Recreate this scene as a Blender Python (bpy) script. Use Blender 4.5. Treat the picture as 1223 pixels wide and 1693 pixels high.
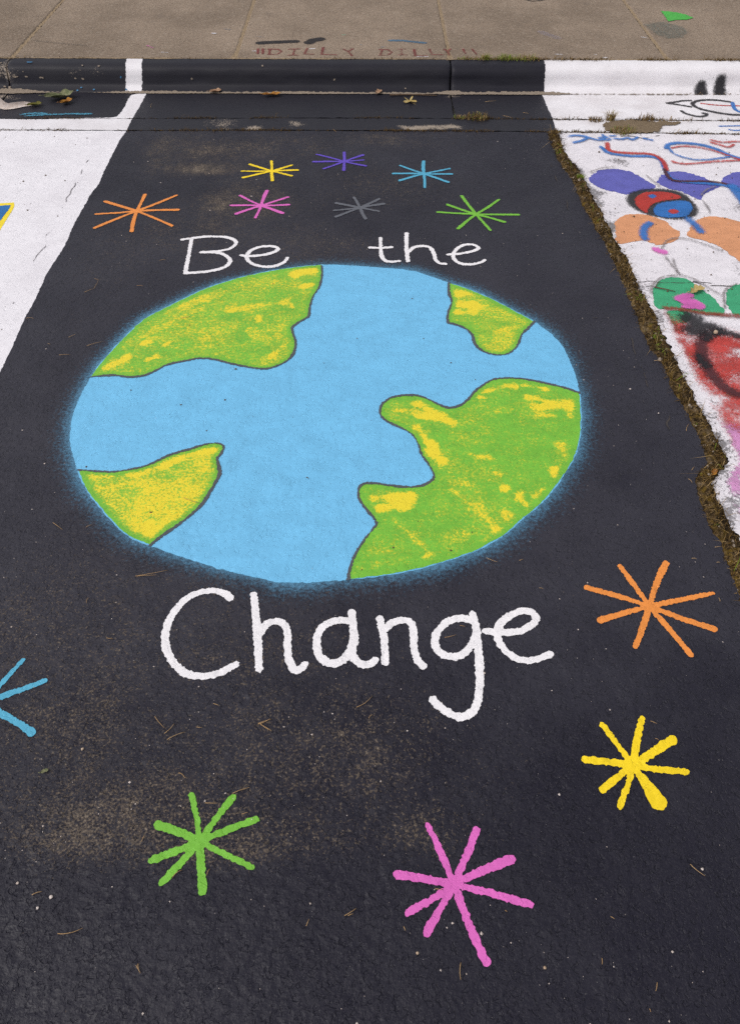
# Painted parking bay: kerb, gutter, sidewalk, a painted globe with stars and lettering on black asphalt.
import bpy, math, random
import numpy as np
from mathutils import Vector, Matrix

S = bpy.context.scene
for o in list(bpy.data.objects):
    bpy.data.objects.remove(o, do_unlink=True)
COL = S.collection
R = math.radians
random.seed(7)
rng = np.random.default_rng(7)

# ------------------------------------------------------------------ camera
cam_d = bpy.data.cameras.new('camera')
cam = bpy.data.objects.new('camera', cam_d)
COL.objects.link(cam)
cam.location = (0, 0, 1.97)
cam.rotation_euler = (R(90 - 49.2), 0, 0)
cam_d.sensor_fit = 'VERTICAL'
cam_d.sensor_height = 24
cam_d.lens = 24 * 1222 / 1693
cam_d.clip_start = 0.02
cam_d.clip_end = 2000
S.camera = cam

# ------------------------------------------------------------------ light
SUN_EL, SUN_AZ = 54, 250          # degrees; azimuth clockwise from +Y
w = bpy.data.worlds.new('World')
S.world = w
w.use_nodes = True
nt = w.node_tree
nt.nodes.clear()
sky = nt.nodes.new('ShaderNodeTexSky')
sky.sky_type = 'NISHITA'
sky.sun_disc = False
sky.sun_elevation = R(SUN_EL)
sky.sun_rotation = R(SUN_AZ)
sky.dust_density = 4.0
sky.air_density = 1.0
hs = nt.nodes.new('ShaderNodeHueSaturation')      # thin overcast: the blue is washed out
hs.inputs['Saturation'].default_value = 0.22
bg = nt.nodes.new('ShaderNodeBackground')
bg.inputs['Strength'].default_value = 0.15
wo = nt.nodes.new('ShaderNodeOutputWorld')
nt.links.new(sky.outputs[0], hs.inputs['Color'])
nt.links.new(hs.outputs[0], bg.inputs['Color'])
nt.links.new(bg.outputs[0], wo.inputs['Surface'])

sun_d = bpy.data.lights.new('sun', 'SUN')
sun_d.energy = 0.8
sun_d.angle = R(24)
sun_d.color = (1.0, 0.95, 0.89)
sun = bpy.data.objects.new('sun', sun_d)
COL.objects.link(sun)
az, el = R(SUN_AZ), R(SUN_EL)
to_sun = Vector((math.sin(az) * math.cos(el), math.cos(az) * math.cos(el), math.sin(el)))
sun.rotation_euler = to_sun.to_track_quat('Z', 'Y').to_euler()
sun.location = to_sun * 20

S.render.engine = 'CYCLES'
S.view_settings.view_transform = 'Standard'
S.view_settings.look = 'None'
S.view_settings.gamma = 1
S.view_settings.use_curve_mapping = False
S.view_settings.exposure = 0.0
S.cycles.use_denoising = False
S.cycles.max_bounces = 6
S.cycles.transparent_max_bounces = 12

# ------------------------------------------------------------------ traced ground plan, metres
T = {'stars': {'yellow_far': [(-0.573,4.333),[(-0.587,4.461),(-0.461,4.408),(-0.425,4.344),(-0.452,4.271),(-0.559,4.215),(-0.731,4.251),(-0.749,4.333),(-0.71,4.42)]],
'purple': [(-0.153,4.455),[(-0.156,4.582),(-0.043,4.542),(-0.038,4.473),(-0.027,4.396),(-0.153,4.338),(-0.272,4.361),(-0.334,4.452),(-0.319,4.551)]],
'pink_far': [(-0.596,3.918),[(-0.579,4.088),(-0.456,4.015),(-0.444,3.928),(-0.472,3.834),(-0.614,3.783),(-0.722,3.826),(-0.758,3.92),(-0.724,4.033)]],
'grey': [(-0.055,3.893),[(-0.088,4.007),(0.049,3.989),(0.075,3.935),(0.048,3.853),(-0.024,3.773),(-0.182,3.795),(-0.195,3.863),(-0.184,3.943)]],
'orange_far': [(-1.263,3.855),[(-1.257,4.044),(-1.081,4.034),(-1.045,3.869),(-1.046,3.697),(-1.245,3.638),(-1.446,3.673),(-1.477,3.819),(-1.458,3.962)]],
'cyan_far': [(0.312,4.293),[(0.319,4.455),(0.466,4.359),(0.473,4.29),(0.444,4.19),(0.309,4.123),(0.171,4.209),(0.136,4.296),(0.179,4.399)]],
'green_far': [(0.571,3.819),[(0.51,4.022),(0.712,3.981),(0.796,3.814),(0.714,3.738),(0.631,3.651),(0.464,3.67),(0.366,3.844),(0.425,3.925)]],
'orange': [(0.883,1.304),[(0.826,1.46),(0.981,1.475),(1.1,1.355),(1.065,1.221),(0.964,1.134),(0.804,1.156),(0.717,1.251),(0.699,1.374)]],
'yellow': [(0.713,0.79),[(0.654,0.907),(0.77,0.925),(0.84,0.863),(0.853,0.773),(0.756,0.694),(0.654,0.682),(0.616,0.724),(0.588,0.807)]],
'green': [(-0.432,0.594),[(-0.471,0.711),(-0.363,0.705),(-0.295,0.648),(-0.293,0.533),(-0.408,0.479),(-0.511,0.498),(-0.546,0.549),(-0.547,0.635)]],
'pink': [(0.206,0.494),[(0.149,0.634),(0.273,0.621),(0.351,0.55),(0.384,0.449),(0.267,0.329),(0.134,0.389),(0.09,0.43),(0.068,0.516)]],
'cyan': [(-1.116,0.973),[(-1.04,1.113),(-0.954,1.045),(-0.945,0.885),(-1.139,1.139),(-1.053,0.827),(-1.195,0.878),(-1.273,0.965),(-1.28,1.086)]]},'words': {'be': [('b',[[(-0.919,3.556),(-0.911,3.434),(-0.905,3.32),(-0.899,3.237)],[(-0.968,3.554),(-0.908,3.572),(-0.829,3.586),(-0.754,3.583),(-0.705,3.559),(-0.686,3.517),(-0.716,3.464),(-0.786,3.439),(-0.85,3.432)],[(-0.85,3.432),(-0.762,3.426),(-0.712,3.388),(-0.695,3.342),(-0.719,3.289),(-0.793,3.253),(-0.899,3.237)]]),('e',[[(-0.646,3.403),(-0.607,3.396),(-0.535,3.407),(-0.48,3.439),(-0.467,3.469),(-0.498,3.49),(-0.554,3.486),(-0.597,3.456),(-0.617,3.413),(-0.614,3.371),(-0.583,3.324),(-0.525,3.297),(-0.471,3.303),(-0.429,3.336),(-0.413,3.38)]])],
'the': [('t',[[(0.054,3.577),(0.055,3.456),(0.06,3.392),(0.077,3.355),(0.108,3.346),(0.145,3.352)],[(0.001,3.48),(0.054,3.477),(0.109,3.484)]]),('h',[[(0.19,3.622),(0.186,3.477),(0.188,3.35)],[(0.19,3.43),(0.224,3.482),(0.276,3.495),(0.309,3.473),(0.323,3.413),(0.328,3.361),(0.345,3.33),(0.373,3.324)]]),('e',[[(0.392,3.413),(0.441,3.417),(0.498,3.434),(0.54,3.458),(0.55,3.482),(0.522,3.508),(0.481,3.504),(0.442,3.467),(0.418,3.413),(0.423,3.361),(0.456,3.326),(0.51,3.322),(0.551,3.34),(0.571,3.357)]])],
'change': [('c',[[(-0.448,1.338),(-0.474,1.359),(-0.518,1.365),(-0.566,1.35),(-0.602,1.312),(-0.625,1.258),(-0.63,1.201),(-0.615,1.147),(-0.584,1.101),(-0.542,1.068),(-0.491,1.059),(-0.443,1.072),(-0.4,1.099)]]),('h',[[(-0.373,1.35),(-0.36,1.281),(-0.345,1.193),(-0.329,1.083)],[(-0.341,1.206),(-0.322,1.239),(-0.293,1.25),(-0.267,1.24),(-0.254,1.207),(-0.25,1.154),(-0.241,1.11),(-0.223,1.081),(-0.207,1.084),(-0.194,1.099)]]),('a',[[(-0.06,1.249),(-0.094,1.255),(-0.136,1.239),(-0.159,1.207),(-0.162,1.164),(-0.148,1.122),(-0.114,1.101),(-0.082,1.114),(-0.058,1.15),(-0.05,1.197)],[(-0.057,1.283),(-0.051,1.222),(-0.047,1.183),(-0.054,1.145),(-0.045,1.117),(-0.021,1.098),(0.004,1.103),(0.015,1.115)]]),('n',[[(0.03,1.259),(0.04,1.212),(0.045,1.154),(0.045,1.106)],[(0.044,1.218),(0.068,1.244),(0.106,1.255),(0.129,1.241),(0.134,1.197),(0.134,1.154),(0.143,1.115),(0.157,1.095)]]),('g',[[(0.327,1.245),(0.294,1.26),(0.251,1.253),(0.212,1.217),(0.198,1.173),(0.21,1.14),(0.245,1.124),(0.283,1.136),(0.316,1.178),(0.33,1.217)],[(0.323,1.275),(0.329,1.222),(0.328,1.145),(0.325,1.081),(0.319,1.019),(0.303,0.963),(0.279,0.938),(0.251,0.932),(0.221,0.946),(0.195,0.967),(0.183,0.984)]]),('e',[[(0.358,1.214),(0.394,1.21),(0.445,1.209),(0.491,1.227),(0.518,1.256),(0.509,1.28),(0.48,1.287),(0.44,1.271),(0.406,1.241),(0.391,1.202),(0.398,1.164),(0.422,1.131),(0.457,1.113),(0.498,1.115),(0.542,1.133)]])]},'globe': [(-0.235,3.319),(-0.079,3.31),(0.079,3.288),(0.2,3.266),(0.287,3.217),(0.371,3.164),(0.487,3.092),(0.605,2.991),(0.679,2.913),(0.744,2.843),(0.812,2.738),(0.844,2.641),(0.857,2.507),(0.859,2.388),(0.852,2.301),(0.838,2.203),(0.814,2.098),(0.78,1.992),(0.722,1.891),(0.655,1.794),(0.582,1.71),(0.523,1.657),(0.452,1.587),(0.328,1.512),(0.173,1.455),(0.045,1.425),(-0.066,1.41),(-0.16,1.4),(-0.274,1.398),(-0.353,1.412),(-0.482,1.449),(-0.598,1.491),(-0.743,1.549),(-0.834,1.595),(-0.929,1.691),(-1.017,1.794),(-1.078,1.897),(-1.13,2.008),(-1.16,2.095),(-1.177,2.188),(-1.181,2.275),(-1.174,2.365),(-1.166,2.451),(-1.139,2.565),(-1.091,2.702),(-1.032,2.843),(-0.953,2.937),(-0.845,3.046),(-0.743,3.133),(-0.584,3.223),(-0.415,3.283)],
'land': {'nw': ([(-0.24,3.307),(-0.232,3.221),(-0.243,3.118),(-0.267,3.038),(-0.277,2.96),(-0.278,2.888),(-0.296,2.857),(-0.342,2.806),(-0.346,2.767),(-0.325,2.679),(-0.332,2.595),(-0.359,2.546),(-0.406,2.509),(-0.45,2.496),(-0.507,2.506),(-0.601,2.535),(-0.665,2.559),(-0.727,2.567),(-0.785,2.551),(-0.861,2.522),(-0.904,2.482),(-0.948,2.451),(-1.006,2.443),(-1.078,2.454),(-1.166,2.443)],[(-1.257,2.499),(-1.146,2.801),(-0.904,3.143),(-0.548,3.361),(-0.238,3.389)]),'ne': ([(0.38,3.165),(0.372,3.072),(0.381,3.015),(0.375,2.968),(0.357,2.905),(0.353,2.834),(0.38,2.82),(0.428,2.786),(0.454,2.735),(0.457,2.682),(0.479,2.633),(0.516,2.604),(0.564,2.596),(0.605,2.613),(0.645,2.665),(0.672,2.74),(0.709,2.791),(0.746,2.843)],[(0.799,2.894),(0.599,3.092),(0.386,3.25)]),'sw': ([(-1.078,1.906),(-1.013,1.899),(-0.951,1.895),(-0.892,1.906),(-0.842,1.921),(-0.795,1.952),(-0.747,1.987),(-0.68,2.015),(-0.63,2.039),(-0.581,2.045),(-0.557,2.028),(-0.559,1.996),(-0.572,1.964),(-0.561,1.921),(-0.553,1.884),(-0.562,1.843),(-0.576,1.79),(-0.594,1.739),(-0.618,1.7),(-0.656,1.651),(-0.697,1.608),(-0.724,1.577),(-0.745,1.548)],[(-0.762,1.504),(-0.98,1.691),(-1.143,1.897)]),'se': ([(0.855,2.342),(0.805,2.373),(0.752,2.395),(0.69,2.417),(0.635,2.433),(0.579,2.438),(0.521,2.432),(0.481,2.405),(0.434,2.359),(0.402,2.309),(0.366,2.267),(0.323,2.249),(0.292,2.258),(0.248,2.291),(0.203,2.319),(0.148,2.326),(0.092,2.313),(0.055,2.281),(0.041,2.247),(0.043,2.202),(0.071,2.164),(0.124,2.128),(0.163,2.093),(0.183,2.042),(0.193,1.987),(0.212,1.945),(0.231,1.898),(0.234,1.867),(0.215,1.84),(0.182,1.823),(0.132,1.818),(0.066,1.826),(0.025,1.835),(-0.017,1.835),(-0.037,1.818),(-0.043,1.784),(-0.032,1.746),(-0.008,1.703),(0.022,1.651),(0.008,1.62),(-0.019,1.575),(-0.046,1.521),(-0.064,1.464),(-0.071,1.409)],[(-0.065,1.357),(0.295,1.429),(0.6,1.608),(0.846,1.897),(0.944,2.381)])},'yel': {'nw': [(-0.375,3.232,-0.272,3.253,0.029,0.95),(-0.466,3.211,-0.455,3.217,0.012,0.9),(-0.322,3.118,-0.278,3.142,0.008,0.9),(-0.867,2.922,-0.783,3.018,0.033,0.62),(-0.967,2.758,-0.781,2.932,0.027,0.5),(-0.794,3.018,-0.519,3.159,0.034,0.45),(-0.649,2.922,-0.392,2.989,0.025,0.62),(-0.377,3.008,-0.358,2.95,0.007,0.9),(-0.99,2.662,-0.969,2.688,0.01,0.9),(-0.918,2.723,-0.592,2.811,0.032,0.45),(-0.897,2.662,-0.87,2.688,0.008,0.8),(-1.12,2.506,-1.045,2.579,0.02,0.8),(-0.94,2.562,-0.911,2.574,0.007,0.95),(-0.841,2.64,-0.834,2.647,0.008,0.95),(-0.535,2.775,-0.441,2.671,0.032,0.5),(-0.432,2.57,-0.369,2.679,0.015,0.75),(-0.4,2.811,-0.407,2.637,0.021,0.5),(-0.502,2.866,-0.496,2.839,0.005,0.8),(-1.047,2.688,-0.513,3.097,0.07,0.36),(-0.812,2.587,-0.514,2.671,0.031,0.33)],
'ne': [(0.408,3.062,0.517,3.072,0.027,0.85),(0.413,2.987,0.516,2.959,0.029,0.9),(0.396,2.905,0.471,2.923,0.021,0.8),(0.525,2.941,0.712,2.852,0.031,0.5),(0.579,2.765,0.654,2.799,0.02,0.6),(0.551,2.698,0.637,2.748,0.02,0.55),(0.487,2.665,0.604,2.641,0.02,0.5),(0.484,2.834,0.577,2.748,0.031,0.38)],
'sw': [(-1.025,1.878,-0.853,1.888,0.017,0.85),(-0.853,1.89,-0.709,1.971,0.027,0.9),(-0.71,1.977,-0.59,2.015,0.02,0.9),(-0.674,1.977,-0.594,1.915,0.031,0.62),(-0.791,1.843,-0.731,1.796,0.026,0.75),(-0.982,1.807,-0.861,1.843,0.026,0.62),(-0.94,1.773,-0.752,1.683,0.038,0.55),(-0.688,1.843,-0.598,1.819,0.026,0.62),(-0.706,1.75,-0.608,1.773,0.025,0.6),(-0.828,1.727,-0.806,1.619,0.021,0.7),(-0.769,1.64,-0.75,1.587,0.016,0.95),(-0.74,1.619,-0.678,1.683,0.017,0.75),(-0.882,1.705,-0.68,1.796,0.051,0.48)],
'se': [(0.466,2.352,0.601,2.388,0.009,0.75),(0.639,2.388,0.712,2.373,0.01,0.9),(0.444,2.313,0.471,2.31,0.007,0.9),(0.638,2.316,0.708,2.288,0.018,0.75),(0.676,2.26,0.795,2.26,0.032,0.8),(0.677,2.206,0.731,2.203,0.014,0.8),(0.118,2.233,0.218,2.233,0.018,0.7),(0.192,2.26,0.314,2.173,0.018,0.8),(0.369,2.193,0.554,2.233,0.023,0.35),(0.788,2.219,0.782,2.163,0.009,0.5),(0.189,2.204,0.331,2.164,0.013,0.8),(0.187,2.138,0.218,2.049,0.018,0.95),(0.227,2.061,0.248,1.975,0.019,1.0),(0.207,1.999,0.272,1.951,0.017,1.0),(0.378,1.987,0.469,1.957,0.013,0.6),(0.445,1.898,0.461,1.886,0.013,0.6),(0.39,1.939,0.415,1.933,0.008,0.6),(0.291,1.857,0.363,1.823,0.021,0.5),(0.296,1.801,0.371,1.725,0.02,0.55),(0.365,1.746,0.432,1.62,0.024,0.55),(0.532,1.784,0.561,1.703,0.012,0.8),(0.591,1.773,0.625,1.807,0.012,0.9),(0.685,1.898,0.694,1.875,0.01,0.9),(0.721,2.036,0.741,1.951,0.013,0.6),(0.473,1.703,0.5,1.661,0.02,0.65),(0.428,1.625,0.436,1.62,0.012,0.95),(0.367,1.558,0.403,1.57,0.005,0.95),(0.343,1.6,0.351,1.592,0.005,0.95),(0.02,1.762,0.13,1.773,0.02,0.9),(0.032,1.714,0.129,1.735,0.02,0.9),(0.079,1.672,0.184,1.541,0.01,0.5),(0.175,1.502,0.194,1.512,0.008,0.85),(0.114,1.493,0.129,1.502,0.011,0.6),(0.007,1.464,0.019,1.474,0.011,0.5),(-0.045,1.46,-0.03,1.455,0.008,0.8),(0.486,1.812,0.503,1.818,0.008,0.8),(0.28,1.58,0.32,1.6,0.031,0.4),(0.295,1.915,0.469,1.541,0.064,0.3)]},'left_edge': [(-1.537,5.511),(-1.539,5.272),(-1.547,5.116),(-1.543,4.913),(-1.546,4.848),(-1.556,4.746),(-1.554,4.504),(-1.553,4.322),(-1.547,4.171),(-1.561,4.067),(-1.564,3.888),(-1.567,3.682),(-1.556,3.507),(-1.564,3.374),(-1.575,3.232),(-1.564,3.024),(-1.567,2.871),(-1.562,2.753),(-1.556,2.591),(-1.555,2.485)],
'crack_l': [(1.105,4.916),(1.121,4.875),(1.12,4.653),(1.123,4.444),(1.153,4.281),(1.165,4.062),(1.17,3.877),(1.192,3.646),(1.198,3.45),(1.204,3.265),(1.208,3.214),(1.214,3.102),(1.215,3.025),(1.214,2.93),(1.213,2.839),(1.219,2.741),(1.22,2.628),(1.24,2.573),(1.241,2.494),(1.239,2.4),(1.248,2.334),(1.253,2.238),(1.26,2.169),(1.257,2.222),(1.264,2.14),(1.259,2.053),(1.252,1.976),(1.249,1.936),(1.214,1.896),(1.191,1.85),(1.177,1.787),(1.182,1.725),(1.178,1.666),(1.179,1.608),(1.185,1.557),(1.184,1.497),(1.192,1.454),(1.186,1.397),(1.182,1.347)],
'crack_r': [(1.179,4.916),(1.19,4.875),(1.186,4.653),(1.187,4.504),(1.229,4.35),(1.232,4.148),(1.239,3.979),(1.25,3.837),(1.262,3.665),(1.264,3.502),(1.275,3.348),(1.285,3.405),(1.287,3.285),(1.283,3.157),(1.29,3.058),(1.297,2.962),(1.304,2.849),(1.301,2.721),(1.308,2.619),(1.311,2.529),(1.313,2.433),(1.324,2.342),(1.328,2.246),(1.328,2.177),(1.322,2.269),(1.328,2.184),(1.336,2.11),(1.334,2.025),(1.333,1.949),(1.29,1.896),(1.25,1.844),(1.246,1.768),(1.25,1.707),(1.245,1.648),(1.257,1.591),(1.265,1.535),(1.265,1.47),(1.261,1.408),(1.252,1.347)],
'petals': [('violet',[(1.26,4.214),(1.319,4.327),(1.432,4.366),(1.527,4.32),(1.579,4.232),(1.615,4.131),(1.487,4.062),(1.407,4.062),(1.309,4.126)]),('violet',[(1.652,4.214),(1.71,4.3),(1.812,4.327),(1.901,4.275),(1.953,4.203),(1.991,4.144),(1.88,4.062),(1.827,3.983),(1.754,4.079),(1.66,4.144)]),('violet',[(2.018,4.214),(2.084,4.293),(2.189,4.327),(2.272,4.293),(2.291,4.17),(2.159,4.083),(2.045,4.105)]),('peach',[(1.3,3.721),(1.358,3.798),(1.441,3.822),(1.537,3.783),(1.588,3.684),(1.612,3.591),(1.484,3.498),(1.413,3.546),(1.324,3.523),(1.266,3.529)]),('peach',[(1.647,3.591),(1.687,3.684),(1.755,3.769),(1.85,3.798),(1.969,3.74),(2.058,3.646),(1.966,3.432),(1.851,3.331),(1.789,3.476),(1.718,3.546)]),('green',[(1.335,3.08),(1.356,3.124),(1.409,3.186),(1.495,3.201),(1.546,3.16),(1.585,3.08),(1.62,2.993),(1.63,2.92),(1.596,2.894),(1.521,2.905),(1.45,2.928),(1.394,2.943),(1.328,2.953)]),('green',[(1.673,3.047),(1.703,3.102),(1.759,3.141),(1.836,3.146),(1.859,3.069),(1.826,2.941),(1.735,2.884),(1.663,2.899),(1.656,2.972)]),('green',[(1.362,2.91),(1.415,2.93),(1.457,2.91),(1.457,2.869),(1.383,2.814),(1.363,2.849)])],
'ring': {'outer': [(1.423,3.999),(1.47,4.073),(1.559,4.109),(1.661,4.109),(1.742,4.073),(1.776,3.979),(1.781,3.877),(1.744,3.798),(1.648,3.763),(1.557,3.783),(1.473,3.833),(1.424,3.917)],
'red': [(1.471,3.999),(1.539,4.066),(1.642,4.077),(1.713,4.041),(1.72,3.999),(1.626,3.974),(1.555,3.938),(1.511,3.877),(1.491,3.83),(1.461,3.907)],
'blue': [(1.537,3.857),(1.574,3.927),(1.641,3.958),(1.725,3.974),(1.76,3.942),(1.746,3.867),(1.696,3.798),(1.604,3.781),(1.542,3.802)],
'bluedot': [(1.547,4.024),(1.572,4.045),(1.594,4.024),(1.567,3.999)],
'reddot': [(1.614,3.853),(1.648,3.873),(1.671,3.847),(1.633,3.818)]},'spray': [('red',0.014,0.006,[(1.462,4.704),(1.452,4.62),(1.484,4.583),(1.584,4.565),(1.669,4.558),(1.72,4.526),(1.742,4.444),(1.733,4.339)]),('blue',0.014,0.006,[(1.415,4.653),(1.436,4.585),(1.477,4.551),(1.575,4.526),(1.681,4.521),(1.73,4.48),(1.729,4.373),(1.723,4.27),(1.741,4.219),(1.815,4.188),(1.922,4.17),(2.008,4.148),(2.065,4.105),(2.105,4.041)]),('maroon',0.011,0.006,[(1.723,4.35),(1.718,4.27),(1.738,4.21),(1.817,4.196),(1.93,4.196),(2.014,4.17),(2.069,4.116)]),('blue',0.016,0.007,[(1.808,4.636),(1.834,4.683),(1.888,4.706),(1.968,4.701),(2.042,4.675),(2.107,4.62),(2.153,4.552),(2.202,4.499),(2.278,4.47)]),('red',0.008,0.006,[(1.842,4.636),(1.902,4.659),(1.969,4.654),(2.042,4.628),(2.107,4.578),(2.156,4.522),(2.206,4.47)]),('blue',0.008,0.006,[(1.825,4.636),(1.83,4.567),(1.869,4.514),(1.931,4.477),(2.009,4.473),(2.081,4.492),(2.154,4.514)]),('red',0.009,0.006,[(1.799,4.452),(1.814,4.433),(1.862,4.418),(1.95,4.429),(2.041,4.448),(2.136,4.458),(2.258,4.47)]),('red',0.009,0.006,[(2.112,4.749),(2.176,4.714),(2.262,4.727),(2.34,4.714)]),('red',0.009,0.006,[(2.105,4.714),(2.151,4.675),(2.188,4.644),(2.235,4.683)]),('blue',0.008,0.004,[(1.425,4.778),(1.47,4.794),(1.489,4.754),(1.433,4.746)]),('blue',0.008,0.004,[(1.501,4.81),(1.536,4.81)]),('blue',0.01,0.004,[(1.52,4.77),(1.566,4.762),(1.605,4.781),(1.626,4.754),(1.668,4.786)]),('blue',0.01,0.004,[(1.703,4.773),(1.724,4.759),(1.751,4.746)]),('blue',0.012,0.004,[(1.221,4.795),(1.292,4.816),(1.355,4.79),(1.318,4.743),(1.257,4.712)]),('blue',0.01,0.004,[(1.355,4.79),(1.414,4.748),(1.466,4.782),(1.457,4.821)]),('blue',0.02,0.01,[(1.477,3.712),(1.444,3.674),(1.419,3.61),(1.415,3.555)]),('blue',0.02,0.014,[(1.695,3.76),(1.712,3.702),(1.723,3.628)]),('blue',0.03,0.014,[(2.052,4.126),(2.055,4.041),(2.06,3.938)]),('pink',0.02,0.008,[(1.444,3.45),(1.462,3.432),(1.478,3.424)]),('pink',0.02,0.006,[(1.438,3.015),(1.48,3.036),(1.5,3.041)]),('pink',0.03,0.006,[(1.468,2.993),(1.502,2.983),(1.518,2.956)]),('pink',0.016,0.006,[(1.45,2.949),(1.486,2.949),(1.52,2.951)]),('rust',0.013,0.01,[(1.323,2.936),(1.368,2.936),(1.426,2.928),(1.502,2.902),(1.593,2.887),(1.686,2.874),(1.786,2.859)]),('rust',0.024,0.016,[(1.33,2.925),(1.332,2.889),(1.346,2.829),(1.351,2.779)]),('red',0.085,0.06,[(1.333,2.799),(1.341,2.721),(1.344,2.628),(1.364,2.52)]),('red',0.045,0.05,[(1.402,2.674),(1.417,2.646)]),('red',0.05,0.04,[(1.331,2.459),(1.378,2.472),(1.447,2.485),(1.524,2.502),(1.61,2.511)]),('red',0.13,0.08,[(1.345,2.433),(1.389,2.4),(1.428,2.318),(1.471,2.254),(1.513,2.223)]),('red',0.13,0.08,[(1.37,2.334),(1.386,2.215),(1.391,2.132),(1.427,2.088)]),('red',0.09,0.08,[(1.539,2.674),(1.587,2.646),(1.649,2.628)]),('pinkpale',0.12,0.08,[(1.474,2.609),(1.539,2.6),(1.608,2.573)]),('charcoal',0.046,0.022,[(1.449,2.859),(1.467,2.839),(1.464,2.789),(1.441,2.77)]),('charcoal',0.036,0.02,[(1.467,2.799),(1.508,2.799),(1.546,2.77)]),('charcoal',0.02,0.016,[(1.479,2.702),(1.528,2.75),(1.584,2.745),(1.636,2.721),(1.685,2.702)]),('maroon',0.024,0.016,[(1.485,2.741),(1.448,2.674),(1.429,2.591),(1.423,2.502),(1.432,2.433),(1.452,2.375),(1.483,2.338),(1.524,2.318)]),('charcoal',0.018,0.016,[(1.404,2.582),(1.411,2.546),(1.42,2.511)]),('lavender',0.09,0.04,[(1.385,2.046),(1.382,1.99),(1.388,1.949)]),('lavender',0.04,0.03,[(1.32,1.857),(1.321,1.831)]),('lavender',0.06,0.04,[(1.258,1.648),(1.273,1.614)])],
'grey_lines': [[(1.471,3.45),(1.519,3.529),(1.583,3.559),(1.643,3.541),(1.718,3.484),(1.775,3.432)],[(1.472,3.381),(1.485,3.298),(1.499,3.217)],[(1.505,3.356),(1.498,3.261),(1.505,3.214),(1.558,3.18),(1.601,3.113),(1.652,3.036)],[(1.324,3.058),(1.346,3.124),(1.41,3.192),(1.49,3.209)],[(1.634,2.941),(1.661,3.047),(1.697,3.102),(1.751,3.135)],[(1.838,4.02),(1.886,4.083),(1.95,4.126)],[(1.278,4.304),(1.344,4.35),(1.435,4.378)],[(1.596,4.259),(1.625,4.17),(1.635,4.126)],[(1.829,3.958),(1.835,3.877),(1.827,3.818)]],
'gutter_spray': [[(2.167,5.382),(2.114,5.376),(2.048,5.353),(1.999,5.338),(2.053,5.316),(2.092,5.297),(2.137,5.275)],[(2.421,5.357),(2.362,5.382),(2.29,5.391),(2.218,5.376),(2.169,5.334),(2.168,5.279),(2.199,5.233),(2.265,5.187),(2.341,5.151),(2.431,5.137),(2.505,5.142)],[(2.058,5.202),(2.07,5.166),(2.105,5.134),(2.149,5.112),(2.192,5.125),(2.208,5.155),(2.19,5.166)]],
'gutter_red': [(2.228,5.334),(2.281,5.312),(2.35,5.297),(2.423,5.292),(2.531,5.286)],
'gutter_blue': [(2.439,5.344),(2.426,5.279),(2.423,5.224),(2.445,5.178)],
'strip_blue': [[(2.236,4.963),(2.303,4.963),(2.383,4.97)],[(2.279,4.909),(2.31,4.896),(2.361,4.901)]],
'g_black_l': [(-2.733,5.533),(-1.642,5.533),(-1.637,5.476),(-1.642,5.375),(-1.638,5.277),(-1.647,5.16),(-1.677,5.108),(-1.845,5.092),(-2.152,5.065),(-2.405,5.073),(-2.572,5.073)],
'kerb_x': [-1.677,-1.567,1.197],
'gutter_white_r': [(1.175,5.534),(1.183,5.423),(1.183,5.245),(1.189,5.109),(1.183,4.945),(1.174,4.85)],
'dirt_patch': [(1.497,4.994),(1.531,5.02),(1.585,5.037),(1.679,5.046),(1.756,5.037),(1.889,5.028),(1.973,5.02),(2.018,5.028),(1.963,4.985),(1.904,4.977),(1.86,4.943),(1.844,4.893),(1.79,4.86),(1.691,4.851),(1.567,4.86),(1.504,4.893),(1.494,4.943)],
'strip_bare': [(0.174,4.973),(0.243,4.996),(0.367,4.987),(0.516,4.996),(0.613,4.973),(0.585,4.928),(0.46,4.899),(0.313,4.89),(0.216,4.908)],
'left_emblem': {'yellow': [(-2.227,3.919),(-2.034,3.94),(-1.959,3.953),(-1.943,3.912),(-1.94,3.652),(-1.939,3.117)],
'blue': [(-2.212,3.879),(-2.026,3.912),(-1.962,3.923),(-1.969,3.74),(-1.992,3.266)]},'dilly': [[[(-0.792,5.909),(-0.785,5.813)]],[[(-0.758,5.909),(-0.749,5.813)]],[[(-0.707,5.901),(-0.703,5.798)],[(-0.718,5.901),(-0.653,5.901),(-0.622,5.853),(-0.645,5.798),(-0.708,5.794)]],[[(-0.569,5.901),(-0.497,5.909)],[(-0.533,5.905),(-0.536,5.786)],[(-0.568,5.782),(-0.506,5.782)]],[[(-0.444,5.917),(-0.459,5.806),(-0.396,5.798)]],[[(-0.332,5.933),(-0.338,5.798),(-0.232,5.786)]],[[(-0.188,5.901),(-0.153,5.853),(-0.121,5.909)],[(-0.153,5.853),(-0.127,5.774)]],[[(0.087,5.893),(0.072,5.782)],[(0.067,5.893),(0.125,5.893),(0.153,5.837),(0.123,5.782),(0.066,5.778)]],[[(0.202,5.901),(0.244,5.901)],[(0.223,5.897),(0.222,5.79)],[(0.192,5.786),(0.254,5.786)]],[[(0.311,5.893),(0.315,5.767),(0.391,5.767)]],[[(0.419,5.901),(0.434,5.79),(0.51,5.79)]],[[(0.524,5.901),(0.546,5.853),(0.566,5.901)],[(0.546,5.853),(0.552,5.782)]],[[(0.659,5.901),(0.665,5.813)]],[[(0.723,5.901),(0.742,5.798)]]],
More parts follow.
